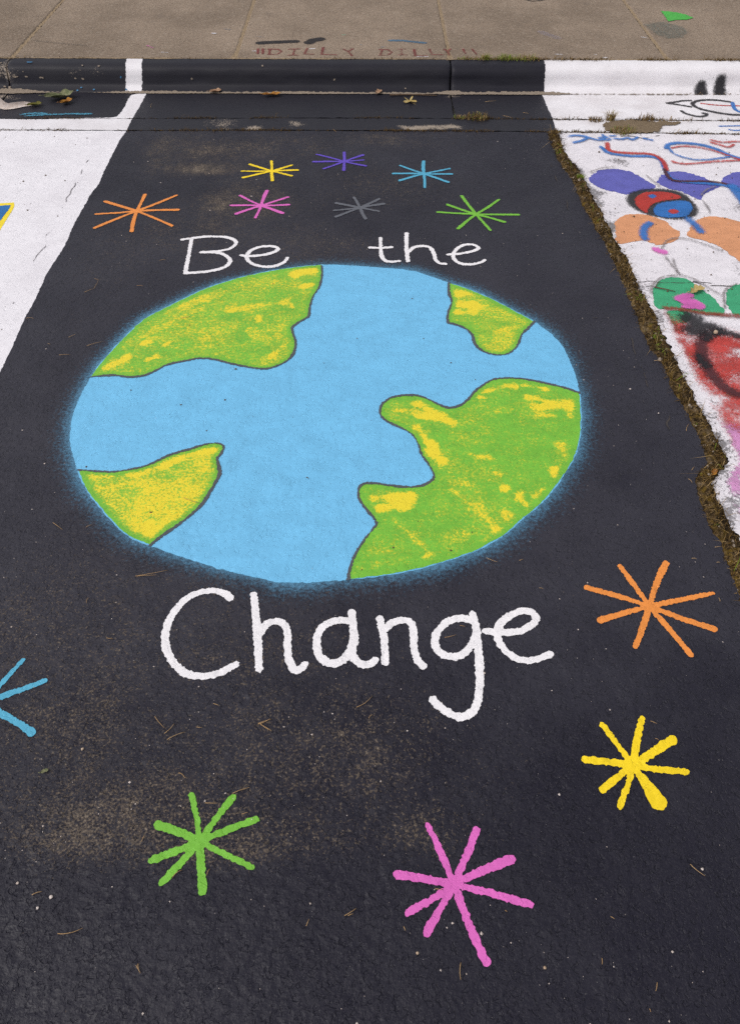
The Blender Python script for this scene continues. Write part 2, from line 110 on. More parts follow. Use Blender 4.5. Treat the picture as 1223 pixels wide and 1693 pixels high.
'sw_marks': [('charcoal',0.036,[(-0.792,6.032),(-0.736,6.04),(-0.637,6.053),(-0.538,6.065)]),('charcoal',0.042,[(-0.439,6.04),(-0.411,6.09),(-0.361,6.112)]),('blue',0.022,[(0.149,6.082),(0.235,6.082),(0.306,6.057),(0.39,6.032)]),('blue',0.006,[(0.048,5.941),(0.104,5.95)]),('blue',0.006,[(-0.072,5.999),(-0.058,5.986)]),('bluepale',0.008,[(-0.834,6.167),(-0.776,6.158)]),('white',0.009,[(-0.427,5.909),(-0.391,5.917)]),('white',0.012,[(-0.818,5.865),(-0.804,5.865)]),('mint',0.008,[(-0.201,6.201),(-0.181,6.206)]),('white',0.01,[(0.329,5.759),(0.398,5.755)])],
'green_patch': [(2.278,6.766),(2.336,6.75),(2.396,6.729),(2.447,6.678),(2.486,6.597),(2.429,6.557),(2.347,6.547),(2.275,6.517),(2.277,6.637)],
'teal_stain': [(2.08,6.439),(2.222,6.497),(2.336,6.391),(2.35,6.272),(2.272,6.158),(2.174,6.135),(2.106,6.226)],
'sw_small': [('lilac',0.03,[(1.264,6.272),(1.365,6.135)]),('white',0.008,[(1.296,5.802),(1.336,5.798)]),('white',0.01,[(1.619,5.736),(1.647,5.732)]),('white',0.008,[(1.981,6.158),(2.016,6.144)]),('white',0.008,[(1.565,5.794),(1.586,5.79)]),('charcoal',0.012,[(1.256,7.062),(1.309,7.018),(1.407,7.051)]),('pink',0.008,[(-1.587,5.975),(-1.538,5.929)]),('white',0.012,[(-1.162,6.241),(-1.14,6.236)]),('blue',0.006,[(-1.093,6.341),(-1.032,6.321)]),('white',0.008,[(-0.819,5.866),(-0.804,5.866)]),('white',0.006,[(-1.467,5.843),(-1.418,5.834)]),('stain',0.015,[(-2.422,6.082),(-2.264,6.035),(-2.024,5.975)])],
'kerb_blobs': [('charcoal',2.253,0.0)],
'kerb_marks': [(2.268,0.035,0.075,0.034),(2.396,0.035,0.115,0.032),(2.582,0.035,0.1,0.03)],
'needles': [[(-0.61,0.932),(-0.577,0.898)],[(-0.574,0.881),(-0.551,0.91)],[(-0.563,0.863),(-0.517,0.886)],[(-0.488,0.901),(-0.471,0.899)],[(-0.315,0.911),(-0.279,0.924)],[(-0.309,0.91),(-0.282,0.891)],[(-0.807,1.189),(-0.786,1.186)],[(-0.449,0.971),(-0.432,0.965)],[(-0.899,1.337),(-0.9,1.316)],[(-0.767,1.422),(-0.698,1.427)],[(-0.039,0.961),(0.006,0.995)],[(-0.315,0.909),(-0.282,0.926)],[(-0.307,0.908),(-0.275,0.889)],[(-0.004,0.927),(0.006,0.938)],[(0.229,1.191),(0.264,1.2)],[(0.279,1.233),(0.295,1.229)],[(0.546,1.373),(0.557,1.369)],[(-0.515,0.77),(-0.495,0.755)],[(-0.364,0.715),(-0.32,0.731)],[(-0.432,0.69),(-0.399,0.689)],[(-0.486,0.509),(-0.465,0.526)],[(-0.397,0.528),(-0.402,0.513)],[(-0.576,0.607),(-0.58,0.592)],[(-0.333,0.662),(-0.317,0.666)],[(0.209,0.327),(0.206,0.293)],[(0.159,0.484),(0.178,0.482)],[(0.08,0.401),(0.084,0.392)],[(0.324,0.435),(0.328,0.432)],[(0.797,0.539),(0.826,0.512)],[(0.651,0.288),(0.643,0.271)],[(0.621,0.238),(0.622,0.232)],[(0.574,0.422),(0.582,0.417)],[(0.535,0.336),(0.533,0.323)],[(-0.735,0.386),(-0.679,0.398)],[(-0.533,0.325),(-0.524,0.306)],[(-0.537,0.322),(-0.528,0.312)],[(-0.82,0.469),(-0.798,0.477)],[(-0.151,0.402),(-0.145,0.417)],[(-0.061,0.424),(-0.033,0.44)],[(-0.052,0.424),(-0.04,0.428)],[(-1.348,3.067),(-1.31,3.096)],[(-1.31,3.096),(-1.306,3.171)],[(-1.306,3.171),(-1.328,3.186)],[(-1.044,3.35),(-1.015,3.355)],[(-1.328,2.714),(-1.303,2.737)],[(-1.232,2.652),(-1.168,2.683)],[(-1.335,2.588),(-1.288,2.591)],[(-1.559,2.858),(-1.523,2.855)],[(-1.11,3.123),(-1.08,3.12)],[(-0.855,2.858),(-0.818,2.871)],[(-1.456,5.257),(-1.46,5.321)],[(-1.407,2.67),(-1.394,2.664)],[(-0.765,1.422),(-0.665,1.446)],[(-0.98,1.629),(-0.962,1.64)],[(-0.665,1.767),(-0.603,1.741)],[(-1.101,1.651),(-1.059,1.619)],[(0.388,1.497),(0.423,1.478)],[(0.496,1.483),(0.509,1.488)],[(1.163,1.86),(1.171,1.837)],[(1.187,1.902),(1.204,1.921)],[(1.227,2.114),(1.249,2.154)],[(1.164,1.543),(1.186,1.545)],[(1.071,1.494),(1.087,1.491)],[(1.15,1.478),(1.162,1.477)],[(1.113,1.337),(1.113,1.322)],[(1.306,2.591),(1.338,2.587)],[(1.378,2.609),(1.355,2.546)],[(1.508,2.962),(1.496,2.91)],[(1.444,2.334),(1.481,2.318)],[(1.213,2.555),(1.255,2.546)],[(0.792,0.918),(0.808,0.91)],[(0.792,0.866),(0.8,0.862)],[(0.273,5.682),(0.316,5.586)],[(0.317,5.593),(0.369,5.558)],[(0.844,5.692),(0.803,5.558)],[(0.775,5.348),(0.849,5.368)],[(0.865,5.118),(0.925,5.087)],[(1.005,5.168),(1.04,5.149)],[(-0.232,4.913),(-0.212,4.87)]],
'leaves': {'left': (-2.093,5.37),'left2': (-2.029,5.326),'left3': (-2.222,5.277),'paper': [(-2.458,5.261),(-2.41,5.244),(-2.355,5.261),(-2.304,5.292),(-2.253,5.309)],
'tan1': (-1.06,5.509),'brown1': (-0.668,5.45),'tan2': (0.064,5.493),'star': (0.267,5.351),'twig': [(0.134,5.45),(0.284,5.466),(0.457,5.455)],
'oak': (1.545,3.069),'twig2': [(1.352,3.11),(1.395,3.085),(1.441,3.071)],
'twig2b': [(1.36,3.118),(1.388,3.152)],
'bud': (1.53,2.744),'yl': (-0.875,0.771),'brownbit': (1.259,1.873),'green1': (-0.876,0.77)},'chip': [(-0.791,0.836),(0.11,0.346),(-0.864,0.496),(0.824,0.528),(-0.773,0.465),(-0.799,0.441),(0.401,0.317)],
'specks': [(-0.195,2.536),(0.197,3.021),(0.344,2.54),(0.437,2.427),(0.236,2.711),(-0.566,2.495),(-0.979,2.358),(-0.23,1.866),(-1.053,1.922),(-0.586,2.297),(-0.634,2.115),(-0.225,1.86),(-0.758,2.268),(0.167,1.655),(0.35,1.606),(0.272,1.527),(-0.027,1.449),(-0.057,2.711),(0.079,1.542),(-0.463,3.143),(-0.809,2.806),(-0.659,2.658),(-0.77,1.699)],
'kerb_chips': [(-2.436,0.12,0.022,'c'),(-2.362,0.12,0.014,'c'),(-2.256,0.115,0.012,'c'),(-2.022,0.11,0.014,'c'),(-1.973,0.11,0.008,'c'),(-1.854,0.185,0.008,'c'),(-1.966,0.187,0.006,'c'),(-2.419,0.035,0.022,'c'),(-2.486,0.05,0.01,'c'),(-2.52,0.055,0.008,'c'),(-2.533,0.21,0.014,'c'),(-2.375,0.15,0.005,'c'),(-1.987,0.05,0.007,'b'),(-1.901,0.035,0.006,'b'),(-2.015,0.025,0.007,'b'),(-1.711,0.12,0.005,'b'),(-2.333,0.22,0.02,'b'),(-1.678,0.035,0.005,'b'),(-1.224,0.11,0.005,'c'),(-0.733,0.19,0.006,'c'),(-0.245,0.11,0.006,'c'),(0.243,0.05,0.005,'c')],
'cracks': [('l',0.0026,0.3,[(-1.684,4.481),(-1.678,4.257),(-1.679,4.108),(-1.678,3.888)]),('l',0.0024,0.4,[(-1.672,3.682),(-1.673,3.559),(-1.657,3.473),(-1.671,3.342)]),('l',0.0024,0.35,[(-1.663,3.216),(-1.659,3.067),(-1.665,2.981)]),('r',0.0032,0.0,[(1.286,3.146),(1.365,3.163),(1.451,3.155),(1.55,3.152),(1.609,3.141),(1.695,3.135),(1.768,3.124),(1.876,3.118)]),('r',0.004,0.0,[(1.577,4.81),(1.644,4.802),(1.708,4.781),(1.809,4.827)]),('r',0.0028,0.2,[(1.555,3.17),(1.669,3.147),(1.782,3.123)]),('b',0.004,0.5,[(1.048,4.691),(1.065,4.444),(1.069,4.214),(1.077,3.958),(1.074,3.721)]),('b',0.004,0.5,[(1.145,2.721),(1.137,2.609),(1.151,2.485),(1.152,2.4),(1.149,2.302)]),('b',0.004,0.45,[(1.185,2.238),(1.167,2.132),(1.179,2.046),(1.174,1.922)]),('b',0.004,0.5,[(0.96,2.869),(0.983,2.867),(1.031,2.871)])],
'wear': [(-1.267,4.559,0.146,0.304,0.54),(-1.002,4.373,0.338,0.127,0.6),(-0.962,4.6,0.515,0.34,0.46),(-0.839,3.953,0.2,0.181,0.56),(-0.676,3.988,0.335,0.352,0.48),(-0.672,4.643,0.592,0.291,0.44),(0.107,4.755,0.602,0.193,0.42),(-0.894,3.658,0.413,0.381,0.4),(-0.039,4.059,0.509,0.502,0.3),(-0.409,3.535,0.622,0.362,0.3),(-1.254,3.418,0.366,0.475,0.28),(-0.859,1.2,0.596,0.45,0.4),(-0.874,0.852,0.536,0.366,0.42),(-0.606,0.687,0.524,0.257,0.42),(-0.472,0.552,0.576,0.13,0.43),(-0.753,0.581,0.429,0.181,0.42),(-0.201,0.581,0.337,0.19,0.38),(0.105,0.596,0.185,0.103,0.4),(-0.22,0.852,0.536,0.3,0.4),(-0.387,1.137,0.548,0.337,0.33),(-0.09,0.997,0.351,0.191,0.2),(-1.035,1.429,0.357,0.255,0.26),(-0.828,0.524,0.3,0.066,0.44)]}
# ------------------------------------------------------------------ noise on the ground plan
def hsh(i, j, k=0):
    n = (i.astype(np.int64) * 374761393 + j.astype(np.int64) * 668265263 + k * 2147483647 + 1013904223) & 0xFFFFFFFF
    n = ((n ^ (n >> 13)) * 1274126177) & 0xFFFFFFFF
    n = ((n ^ (n >> 16)) * 2246822519) & 0xFFFFFFFF
    return ((n ^ (n >> 15)) & 0xFFFFFF) / float(0xFFFFFF)

def vn(x, y, c, k=0):
    """value noise, -1..1, feature size c metres"""
    u, v = x / c, y / c
    i, j = np.floor(u), np.floor(v)
    a, b = u - i, v - j
    a = a * a * (3 - 2 * a)
    b = b * b * (3 - 2 * b)
    r = (hsh(i, j, k) * (1 - a) + hsh(i + 1, j, k) * a) * (1 - b) + (hsh(i, j + 1, k) * (1 - a) + hsh(i + 1, j + 1, k) * a) * b
    return r * 2 - 1

def lumps(x, y, c, k=0):
    """rounded plateaus of random height with steep creases between them, 0..1"""
    u, v = x / c, y / c
    i, j = np.floor(u), np.floor(v)
    num = np.zeros_like(u)
    den = np.zeros_like(u)
    for di in (-1, 0, 1):
        for dj in (-1, 0, 1):
            ii, jj = i + di, j + dj
            px = ii + hsh(ii, jj, k + 1)
            py = jj + hsh(ii, jj, k + 2)
            d2 = (u - px) ** 2 + (v - py) ** 2
            wgt = np.exp(-d2 * 7.0)
            num += wgt * hsh(ii, jj, k + 3)
            den += wgt
    return num / (den + 1e-9)

def asphalt(x, y):
    """height of the coated asphalt"""
    near = 1 / (1 + np.exp((y - 1.75) * 2.2))
    h = 0.0030 * vn(x, y, 0.7, 3) + 0.0004 * vn(x, y, 0.11, 4)
    l1 = lumps(x, y, 0.026, 10) - 0.5
    l2 = lumps(x, y, 0.013, 20) - 0.5
    l3 = np.minimum(lumps(x, y, 0.018, 30), 0.42) - 0.42
    m = 0.55 + 0.45 * vn(x, y, 0.09, 40)
    h += (0.35 + 0.65 * near) * (0.0005 * l1 + 0.0012 * l2 + 0.0058 * l3 * m)
    return h

def flat(z):
    return lambda x, y: np.full_like(x, z)

# ------------------------------------------------------------------ distance fields
def crv(P, n=6, closed=False):
    """Catmull-Rom through the control points"""
    P = np.array(P, float)
    m = len(P)
    if m < 3 and not closed:
        return P
    out = []
    rngi = range(m) if closed else range(m - 1)
    for i in rngi:
        if closed:
            a, b, c, d = P[(i - 1) % m], P[i], P[(i + 1) % m], P[(i + 2) % m]
        else:
            a, b, c, d = P[max(i - 1, 0)], P[i], P[i + 1], P[min(i + 2, m - 1)]
        for t in np.arange(n) / n:
            out.append(0.5 * (2 * b + (c - a) * t + (2 * a - 5 * b + 4 * c - d) * t * t + (3 * b - a - 3 * c + d) * t ** 3))
    if not closed:
        out.append(P[-1])
    return np.array(out)

def d_line(X, Y, L, w0, w1=None):
    """signed distance inside a stroke along polyline L, half width w0..w1"""
    if w1 is None:
        w1 = w0
    best = np.full(X.shape, -9.0)
    n = len(L) - 1
    for k in range(n):
        ax, ay = L[k]
        bx, by = L[k + 1]
        ex, ey = bx - ax, by - ay
        q = ex * ex + ey * ey + 1e-12
        t = np.clip(((X - ax) * ex + (Y - ay) * ey) / q, 0, 1)
        d = np.hypot(X - ax - t * ex, Y - ay - t * ey)
        wd = w0 + (w1 - w0) * (k + t) / n
        best = np.maximum(best, wd - d)
    return best

def d_poly(X, Y, Pg):
    """signed distance to a closed polygon, positive inside"""
    ins = np.zeros(X.shape, bool)
    best = np.full(X.shape, 9.0)
    n = len(Pg)
    for k in range(n):
        ax, ay = Pg[k]
        bx, by = Pg[(k + 1) % n]
        ex, ey = bx - ax, by - ay
        q = ex * ex + ey * ey + 1e-12
        t = np.clip(((X - ax) * ex + (Y - ay) * ey) / q, 0, 1)
        best = np.minimum(best, np.hypot(X - ax - t * ex, Y - ay - t * ey))
        if ay != by:
            c = ((ay > Y) != (by > Y)) & (X < ex * (Y - ay) / (by - ay) + ax)
            ins ^= c
    return np.where(ins, best, -best)

def brush(X, Y, amp, k=0):
    """ragged brush edge catching on the aggregate"""
    return amp * (0.8 * vn(X, Y, 0.0050, 54 + k) + 0.4 * vn(X, Y, 0.010, 55 + k) + 0.5 * vn(X, Y, 0.05, 56 + k))

def rag(X, Y, amp, k=0):
    return amp * (0.6 * vn(X, Y, 0.011, 50 + k) + 0.5 * vn(X, Y, 0.028, 51 + k))

# ------------------------------------------------------------------ objects
def tag(o, label=None, cat=None, group=None, kind=None):
    if label: o['label'] = label
    if cat: o['category'] = cat
    if group: o['group'] = group
    if kind: o['kind'] = kind
    return o

def empty(name, loc=(0, 0, 0), label=None, cat=None, group=None):
    o = bpy.data.objects.new(name, None)
    o.empty_display_size = 0.1
    COL.objects.link(o)
    o.location = loc
    return tag(o, label, cat, group)

def link(name, me, mat=None, parent=None):
    o = bpy.data.objects.new(name, me)
    if mat is not None:
        me.materials.append(mat)
    COL.objects.link(o)
    if parent is not None:
        o.parent = parent
        pl = parent.location
        if pl.length > 0:
            o.matrix_parent_inverse = Matrix.Translation(-pl)
    return o

def raw_mesh(name, V, loops, starts, totals, attrs=None, smooth=True):
    me = bpy.data.meshes.new(name)
    me.vertices.add(len(V))
    me.vertices.foreach_set('co', np.asarray(V, np.float32).ravel())
    me.loops.add(len(loops))
    me.loops.foreach_set('vertex_index', np.asarray(loops, np.int32))
    me.polygons.add(len(starts))
    me.polygons.foreach_set('loop_start', np.asarray(starts, np.int32))
    me.polygons.foreach_set('loop_total', np.asarray(totals, np.int32))
    me.polygons.foreach_set('use_smooth', np.full(len(starts), smooth, bool))
    for k, v in (attrs or {}).items():
        a = me.attributes.new(k, 'FLOAT', 'POINT')
        a.data.foreach_set('value', np.asarray(v, np.float32))
    me.update()
    return me

STEP = 0.005
def region(name, mat, fn, box, height=asphalt, lift=0.0, stride=1, attrs=None, parent=None, warp=None):
    """The part of the surface where fn(X, Y) >= 0, cut cleanly out of one shared lattice."""
    half = stride < 1                      # twice as fine, riding on the coarse lattice it covers
    s = STEP * (1 if half else stride)
    i0, i1 = math.floor(box[0] / s), math.ceil(box[2] / s)
    j0, j1 = math.floor(box[1] / s), math.ceil(box[3] / s)
    xs = np.arange(i0, i1 + 1) * s
    ys = np.arange(j0, j1 + 1) * s
    X, Y = np.meshgrid(xs, ys, indexing='ij')
    Z = height(X, Y) + lift
    if half:
        def up(A):
            B = np.empty((2 * A.shape[0] - 1, A.shape[1]))
            B[::2] = A; B[1::2] = (A[1:] + A[:-1]) / 2
            C = np.empty((B.shape[0], 2 * B.shape[1] - 1))
            C[:, ::2] = B; C[:, 1::2] = (B[:, 1:] + B[:, :-1]) / 2
            return C
        X, Y, Z = up(X), up(Y), up(Z)
    d = fn(X, Y)
    vals = {k: f(X, Y, d) for k, f in (attrs or {}).items()}
    ny = X.shape[1]
    ins = d >= 0
    c = ins[:-1, :-1].astype(np.int8) + ins[1:, :-1] + ins[1:, 1:] + ins[:-1, 1:]
    fi, fj = np.nonzero(c == 4)
    base = fi * ny + fj
    quads = np.stack([base, base + ny, base + ny + 1, base + 1], 1)
    bi, bj = np.nonzero((c > 0) & (c < 4))
    fx, fy, fz, fd = X.ravel(), Y.ravel(), Z.ravel(), d.ravel()
    fv = {k: v.ravel() for k, v in vals.items()}
    nnode = fx.size
    extra, emap, polys = [], {}, []
    fdl = fd
    for a, b in zip(bi.tolist(), bj.tolist()):
        q = a * ny + b
        cs = (q, q + ny, q + ny + 1, q + 1)
        pl = []
        for k in range(4):
            p, r = cs[k], cs[(k + 1) & 3]
            dp, dr = fdl[p], fdl[r]
            if dp >= 0:
                pl.append(p)
            if (dp >= 0) != (dr >= 0):
                key = (p, r) if p < r else (r, p)
                e = emap.get(key)
                if e is None:
                    lo, hi = key
                    t = fdl[lo] / (fdl[lo] - fdl[hi])
                    e = nnode + len(extra)
                    emap[key] = e
                    extra.append((lo, hi, min(max(t, 0.02), 0.98)))
                pl.append(e)
        if len(pl) >= 3:
            polys.append(pl)
    if extra:
        lo = np.array([e[0] for e in extra]); hi = np.array([e[1] for e in extra]); t = np.array([e[2] for e in extra])
        mix = lambda A: np.concatenate([A, A[lo] * (1 - t) + A[hi] * t])
        fx, fy, fz, fd = mix(fx), mix(fy), mix(fz), mix(fd)
        fv = {k: mix(v) for k, v in fv.items()}
    loops = np.concatenate([quads.ravel(), np.array([v for p in polys for v in p], np.int64)]) if polys else quads.ravel()
    tot = np.concatenate([np.full(len(quads), 4), np.array([len(p) for p in polys], np.int64)]) if polys else np.full(len(quads), 4)
    used = np.zeros(len(fx), bool)
    used[loops.astype(np.int64)] = True
    remap = np.cumsum(used) - 1
    loops = remap[loops.astype(np.int64)]
    starts = np.concatenate([[0], np.cumsum(tot)[:-1]]) if len(tot) else []
    V = np.stack([fx, fy, fz], 1)[used]
    if warp is not None:
        V = warp(V)
    A = {k: v[used] for k, v in fv.items()}
    me = raw_mesh(name, V, loops, starts, tot, A)
    return link(name, me, mat, parent)

def bbox(L, m):
    L = np.array(L)
    return (L[:, 0].min() - m, L[:, 1].min() - m, L[:, 0].max() + m, L[:, 1].max() + m)

def pydata(name, V, Fs, mat, parent=None, smooth=False, attrs=None):
    me = bpy.data.meshes.new(name)
    me.from_pydata([tuple(v) for v in V], [], Fs)
    if smooth:
        me.polygons.foreach_set('use_smooth', np.full(len(me.polygons), True, bool))
    for k, v in (attrs or {}).items():
        a = me.attributes.new(k, 'FLOAT', 'POINT')
        a.data.foreach_set('value', np.asarray(v, np.float32))
    me.update()
    return link(name, me, mat, parent)

# ------------------------------------------------------------------ materials
class NT:
    def __init__(self, name):
        self.m = bpy.data.materials.new(name)
        self.m.use_nodes = True
        self.t = self.m.node_tree
        self.t.nodes.clear()
        self.out = self.t.nodes.new('ShaderNodeOutputMaterial')
        self.b = self.t.nodes.new('ShaderNodeBsdfPrincipled')
        self.t.links.new(self.b.outputs[0], self.out.inputs['Surface'])
        geo = self.t.nodes.new('ShaderNodeNewGeometry')
        self.pos = geo.outputs['Position']
    def n(self, typ, **kw):
        nd = self.t.nodes.new(typ)
        for k, v in kw.items():
            setattr(nd, k, v)
        return nd
    def set(self, sock, v):
        if hasattr(v, 'is_output'):
            self.t.links.new(v, sock)
        elif isinstance(v, (tuple, list)) and len(v) == 3 and sock.type == 'RGBA':
            sock.default_value = (*v, 1)
        else:
            sock.default_value = v
    def noise(self, scale, detail=3.0, rough=0.55, vec=None, stretch=None, dist=0.0):
        v = vec or self.pos
        if stretch:
            mp = self.n('ShaderNodeMapping')
            self.set(mp.inputs['Vector'], v)
            mp.inputs['Scale'].default_value = stretch
            v = mp.outputs[0]
        nd = self.n('ShaderNodeTexNoise')
        self.set(nd.inputs['Vector'], v)
        nd.inputs['Scale'].default_value = scale
        nd.inputs['Detail'].default_value = detail
        nd.inputs['Roughness'].default_value = rough
        nd.inputs['Distortion'].default_value = dist
        return nd.outputs['Fac']
    def voro(self, scale, feature='F1', rand=1.0):
        nd = self.n('ShaderNodeTexVoronoi', feature=feature)
        self.set(nd.inputs['Vector'], self.pos)
        nd.inputs['Scale'].default_value = scale
        nd.inputs['Randomness'].default_value = rand
        return nd
    def math(self, op, a, b=0.0, c=None, clamp=False):
        nd = self.n('ShaderNodeMath', operation=op, use_clamp=clamp)
        self.set(nd.inputs[0], a)
        self.set(nd.inputs[1], b)
        if c is not None:
            self.set(nd.inputs[2], c)
        return nd.outputs[0]
    def ramp(self, v, lo, hi, a=0.0, b=1.0, smooth=True):
        nd = self.n('ShaderNodeMapRange', interpolation_type='SMOOTHSTEP' if smooth else 'LINEAR')
        self.set(nd.inputs['Value'], v)
        nd.inputs['From Min'].default_value = lo
        nd.inputs['From Max'].default_value = hi
        nd.inputs['To Min'].default_value = a
        nd.inputs['To Max'].default_value = b
        return nd.outputs['Result']
    def mix(self, f, a, b, blend='MIX'):
        nd = self.n('ShaderNodeMix', data_type='RGBA', blend_type=blend)
        self.set(nd.inputs[0], f)
        self.set(nd.inputs[6], a)
        self.set(nd.inputs[7], b)
        return nd.outputs[2]
    def attr(self, name):
        return self.n('ShaderNodeAttribute', attribute_name=name).outputs['Fac']
    def sep(self):
        nd = self.n('ShaderNodeSeparateXYZ')
        self.set(nd.inputs[0], self.pos)
        return nd.outputs
    def bump(self, h, dist=0.001, strength=1.0, prev=None):
        nd = self.n('ShaderNodeBump')
        self.set(nd.inputs['Height'], h)
        nd.inputs['Distance'].default_value = dist
        nd.inputs['Strength'].default_value = strength
        if prev is not None:
            self.set(nd.inputs['Normal'], prev)
        return nd.outputs['Normal']
    def relief(self, k=1.0):
        # the thick coat: flat-topped lumps with short steep edges, then fine orange-peel
        m = self.ramp(self.noise(11, 3, 0.6), 0.38, 0.62)          # patches where the coat is thick and smooth
        a = self.ramp(self.noise(58, 2.5, 0.5, dist=0.6), 0.36, 0.43)
        a2 = self.ramp(self.noise(95, 2, 0.5, dist=0.4), 0.37, 0.45)
        h = self.math('ADD', a, self.math('MULTIPLY', self.math('MULTIPLY', a2, 0.6), m))
        nb = self.bump(h, 0.0020 * k, 0.8)
        nb = self.bump(self.noise(115, 2, 0.5), 0.0013 * k, 0.7, nb)
        return self.bump(self.noise(230, 2, 0.5), 0.0005, 0.5, nb)
    def fin(self, col, rough=0.5, spec=0.5, normal=None, alpha=None):
        self.set(self.b.inputs['Base Color'], col)
        self.set(self.b.inputs['Roughness'], rough)
        self.set(self.b.inputs['Specular IOR Level'], spec)
        if normal is not None:
            self.set(self.b.inputs['Normal'], normal)
        if alpha is not None:
            tr = self.n('ShaderNodeBsdfTransparent')
            mx = self.n('ShaderNodeMixShader')
            self.set(mx.inputs[0], alpha)
            self.t.links.new(tr.outputs[0], mx.inputs[1])
            self.t.links.new(self.b.outputs[0], mx.inputs[2])
            self.t.links.new(mx.outputs[0], self.out.inputs['Surface'])
        return self.m

def L3(r, g, b):
    """sRGB 0..255 -> linear"""
    f = lambda c: (c / 255 / 12.92) if c <= 10 else ((c / 255 + 0.055) / 1.055) ** 2.4
    return (f(r), f(g), f(b))

BLACK = (0.0118, 0.0107, 0.0195)
TAN = (0.235, 0.185, 0.140)

def m_black(name='black_coating', worn=True):
    t = NT(name)
    big = t.noise(2.3, 4, 0.6)
    col = t.mix(t.ramp(big, 0.35, 0.7), BLACK, (0.0165, 0.0153, 0.0245))
    painted_sheen = t.math('ADD', t.attr('painted_sheen'), t.math('MULTIPLY', t.math('SUBTRACT', t.noise(4.5, 5, 0.65), 0.5), 0.9))
    col = t.mix(t.ramp(painted_sheen, 0.05, 0.95), col, (0.0350, 0.0335, 0.0455))  # lighter tone in the colour imitates sky reflected off the coat
    grain = t.noise(190, 4, 0.75)
    col = t.mix(t.math('MULTIPLY', t.ramp(grain, 0.5, 0.68), 0.34), col, (0.058, 0.054, 0.062))
    rough = t.ramp(t.noise(9, 4), 0.3, 0.7, 0.40, 0.55)
    if worn:
        wear = t.attr('wear')
        n1 = t.noise(135, 3, 0.7)
        n2 = t.noise(48, 3, 0.65)
        s = t.math('ADD', t.math('MULTIPLY', n1, 0.90), t.math('MULTIPLY', n2, 0.20))
        s = t.math('ADD', s, t.math('MULTIPLY', wear, 0.42))
        k = t.ramp(s, 0.737, 0.82)
        tan = t.mix(t.noise(60, 2), (0.058, 0.044, 0.034), (0.150, 0.115, 0.085))
        tan = t.mix(t.ramp(s, 0.84, 0.95), tan, (0.27, 0.22, 0.17))
        col = t.mix(t.math('MULTIPLY', k, 0.85), col, tan)
        rough = t.math('ADD', rough, t.math('MULTIPLY', k, 0.25))
        dust = t.ramp(t.math('ADD', t.noise(26, 5, 0.7), t.math('MULTIPLY', wear, 0.3)), 0.55, 0.85)
        col = t.mix(t.math('MULTIPLY', t.math('MULTIPLY', dust, t.ramp(wear, 0.05, 0.4)), 0.06), col, TAN)
    fleck = t.voro(130)
    fm = t.ramp(fleck.outputs['Distance'], 0.05, 0.09, 1, 0)
    pick = t.ramp(t.n_color_r(fleck), 0.955, 0.96)
    col = t.mix(t.math('MULTIPLY', t.math('MULTIPLY', fm, pick), 0.8), col, (0.45, 0.42, 0.40))
    return t.fin(col, rough, 0.24, t.relief(1.55))

def _ncr(self, v):
    nd = self.n('ShaderNodeSeparateColor')
    self.set(nd.inputs[0], v.outputs['Color'])
    return nd.outputs[0]
NT.n_color_r = _ncr

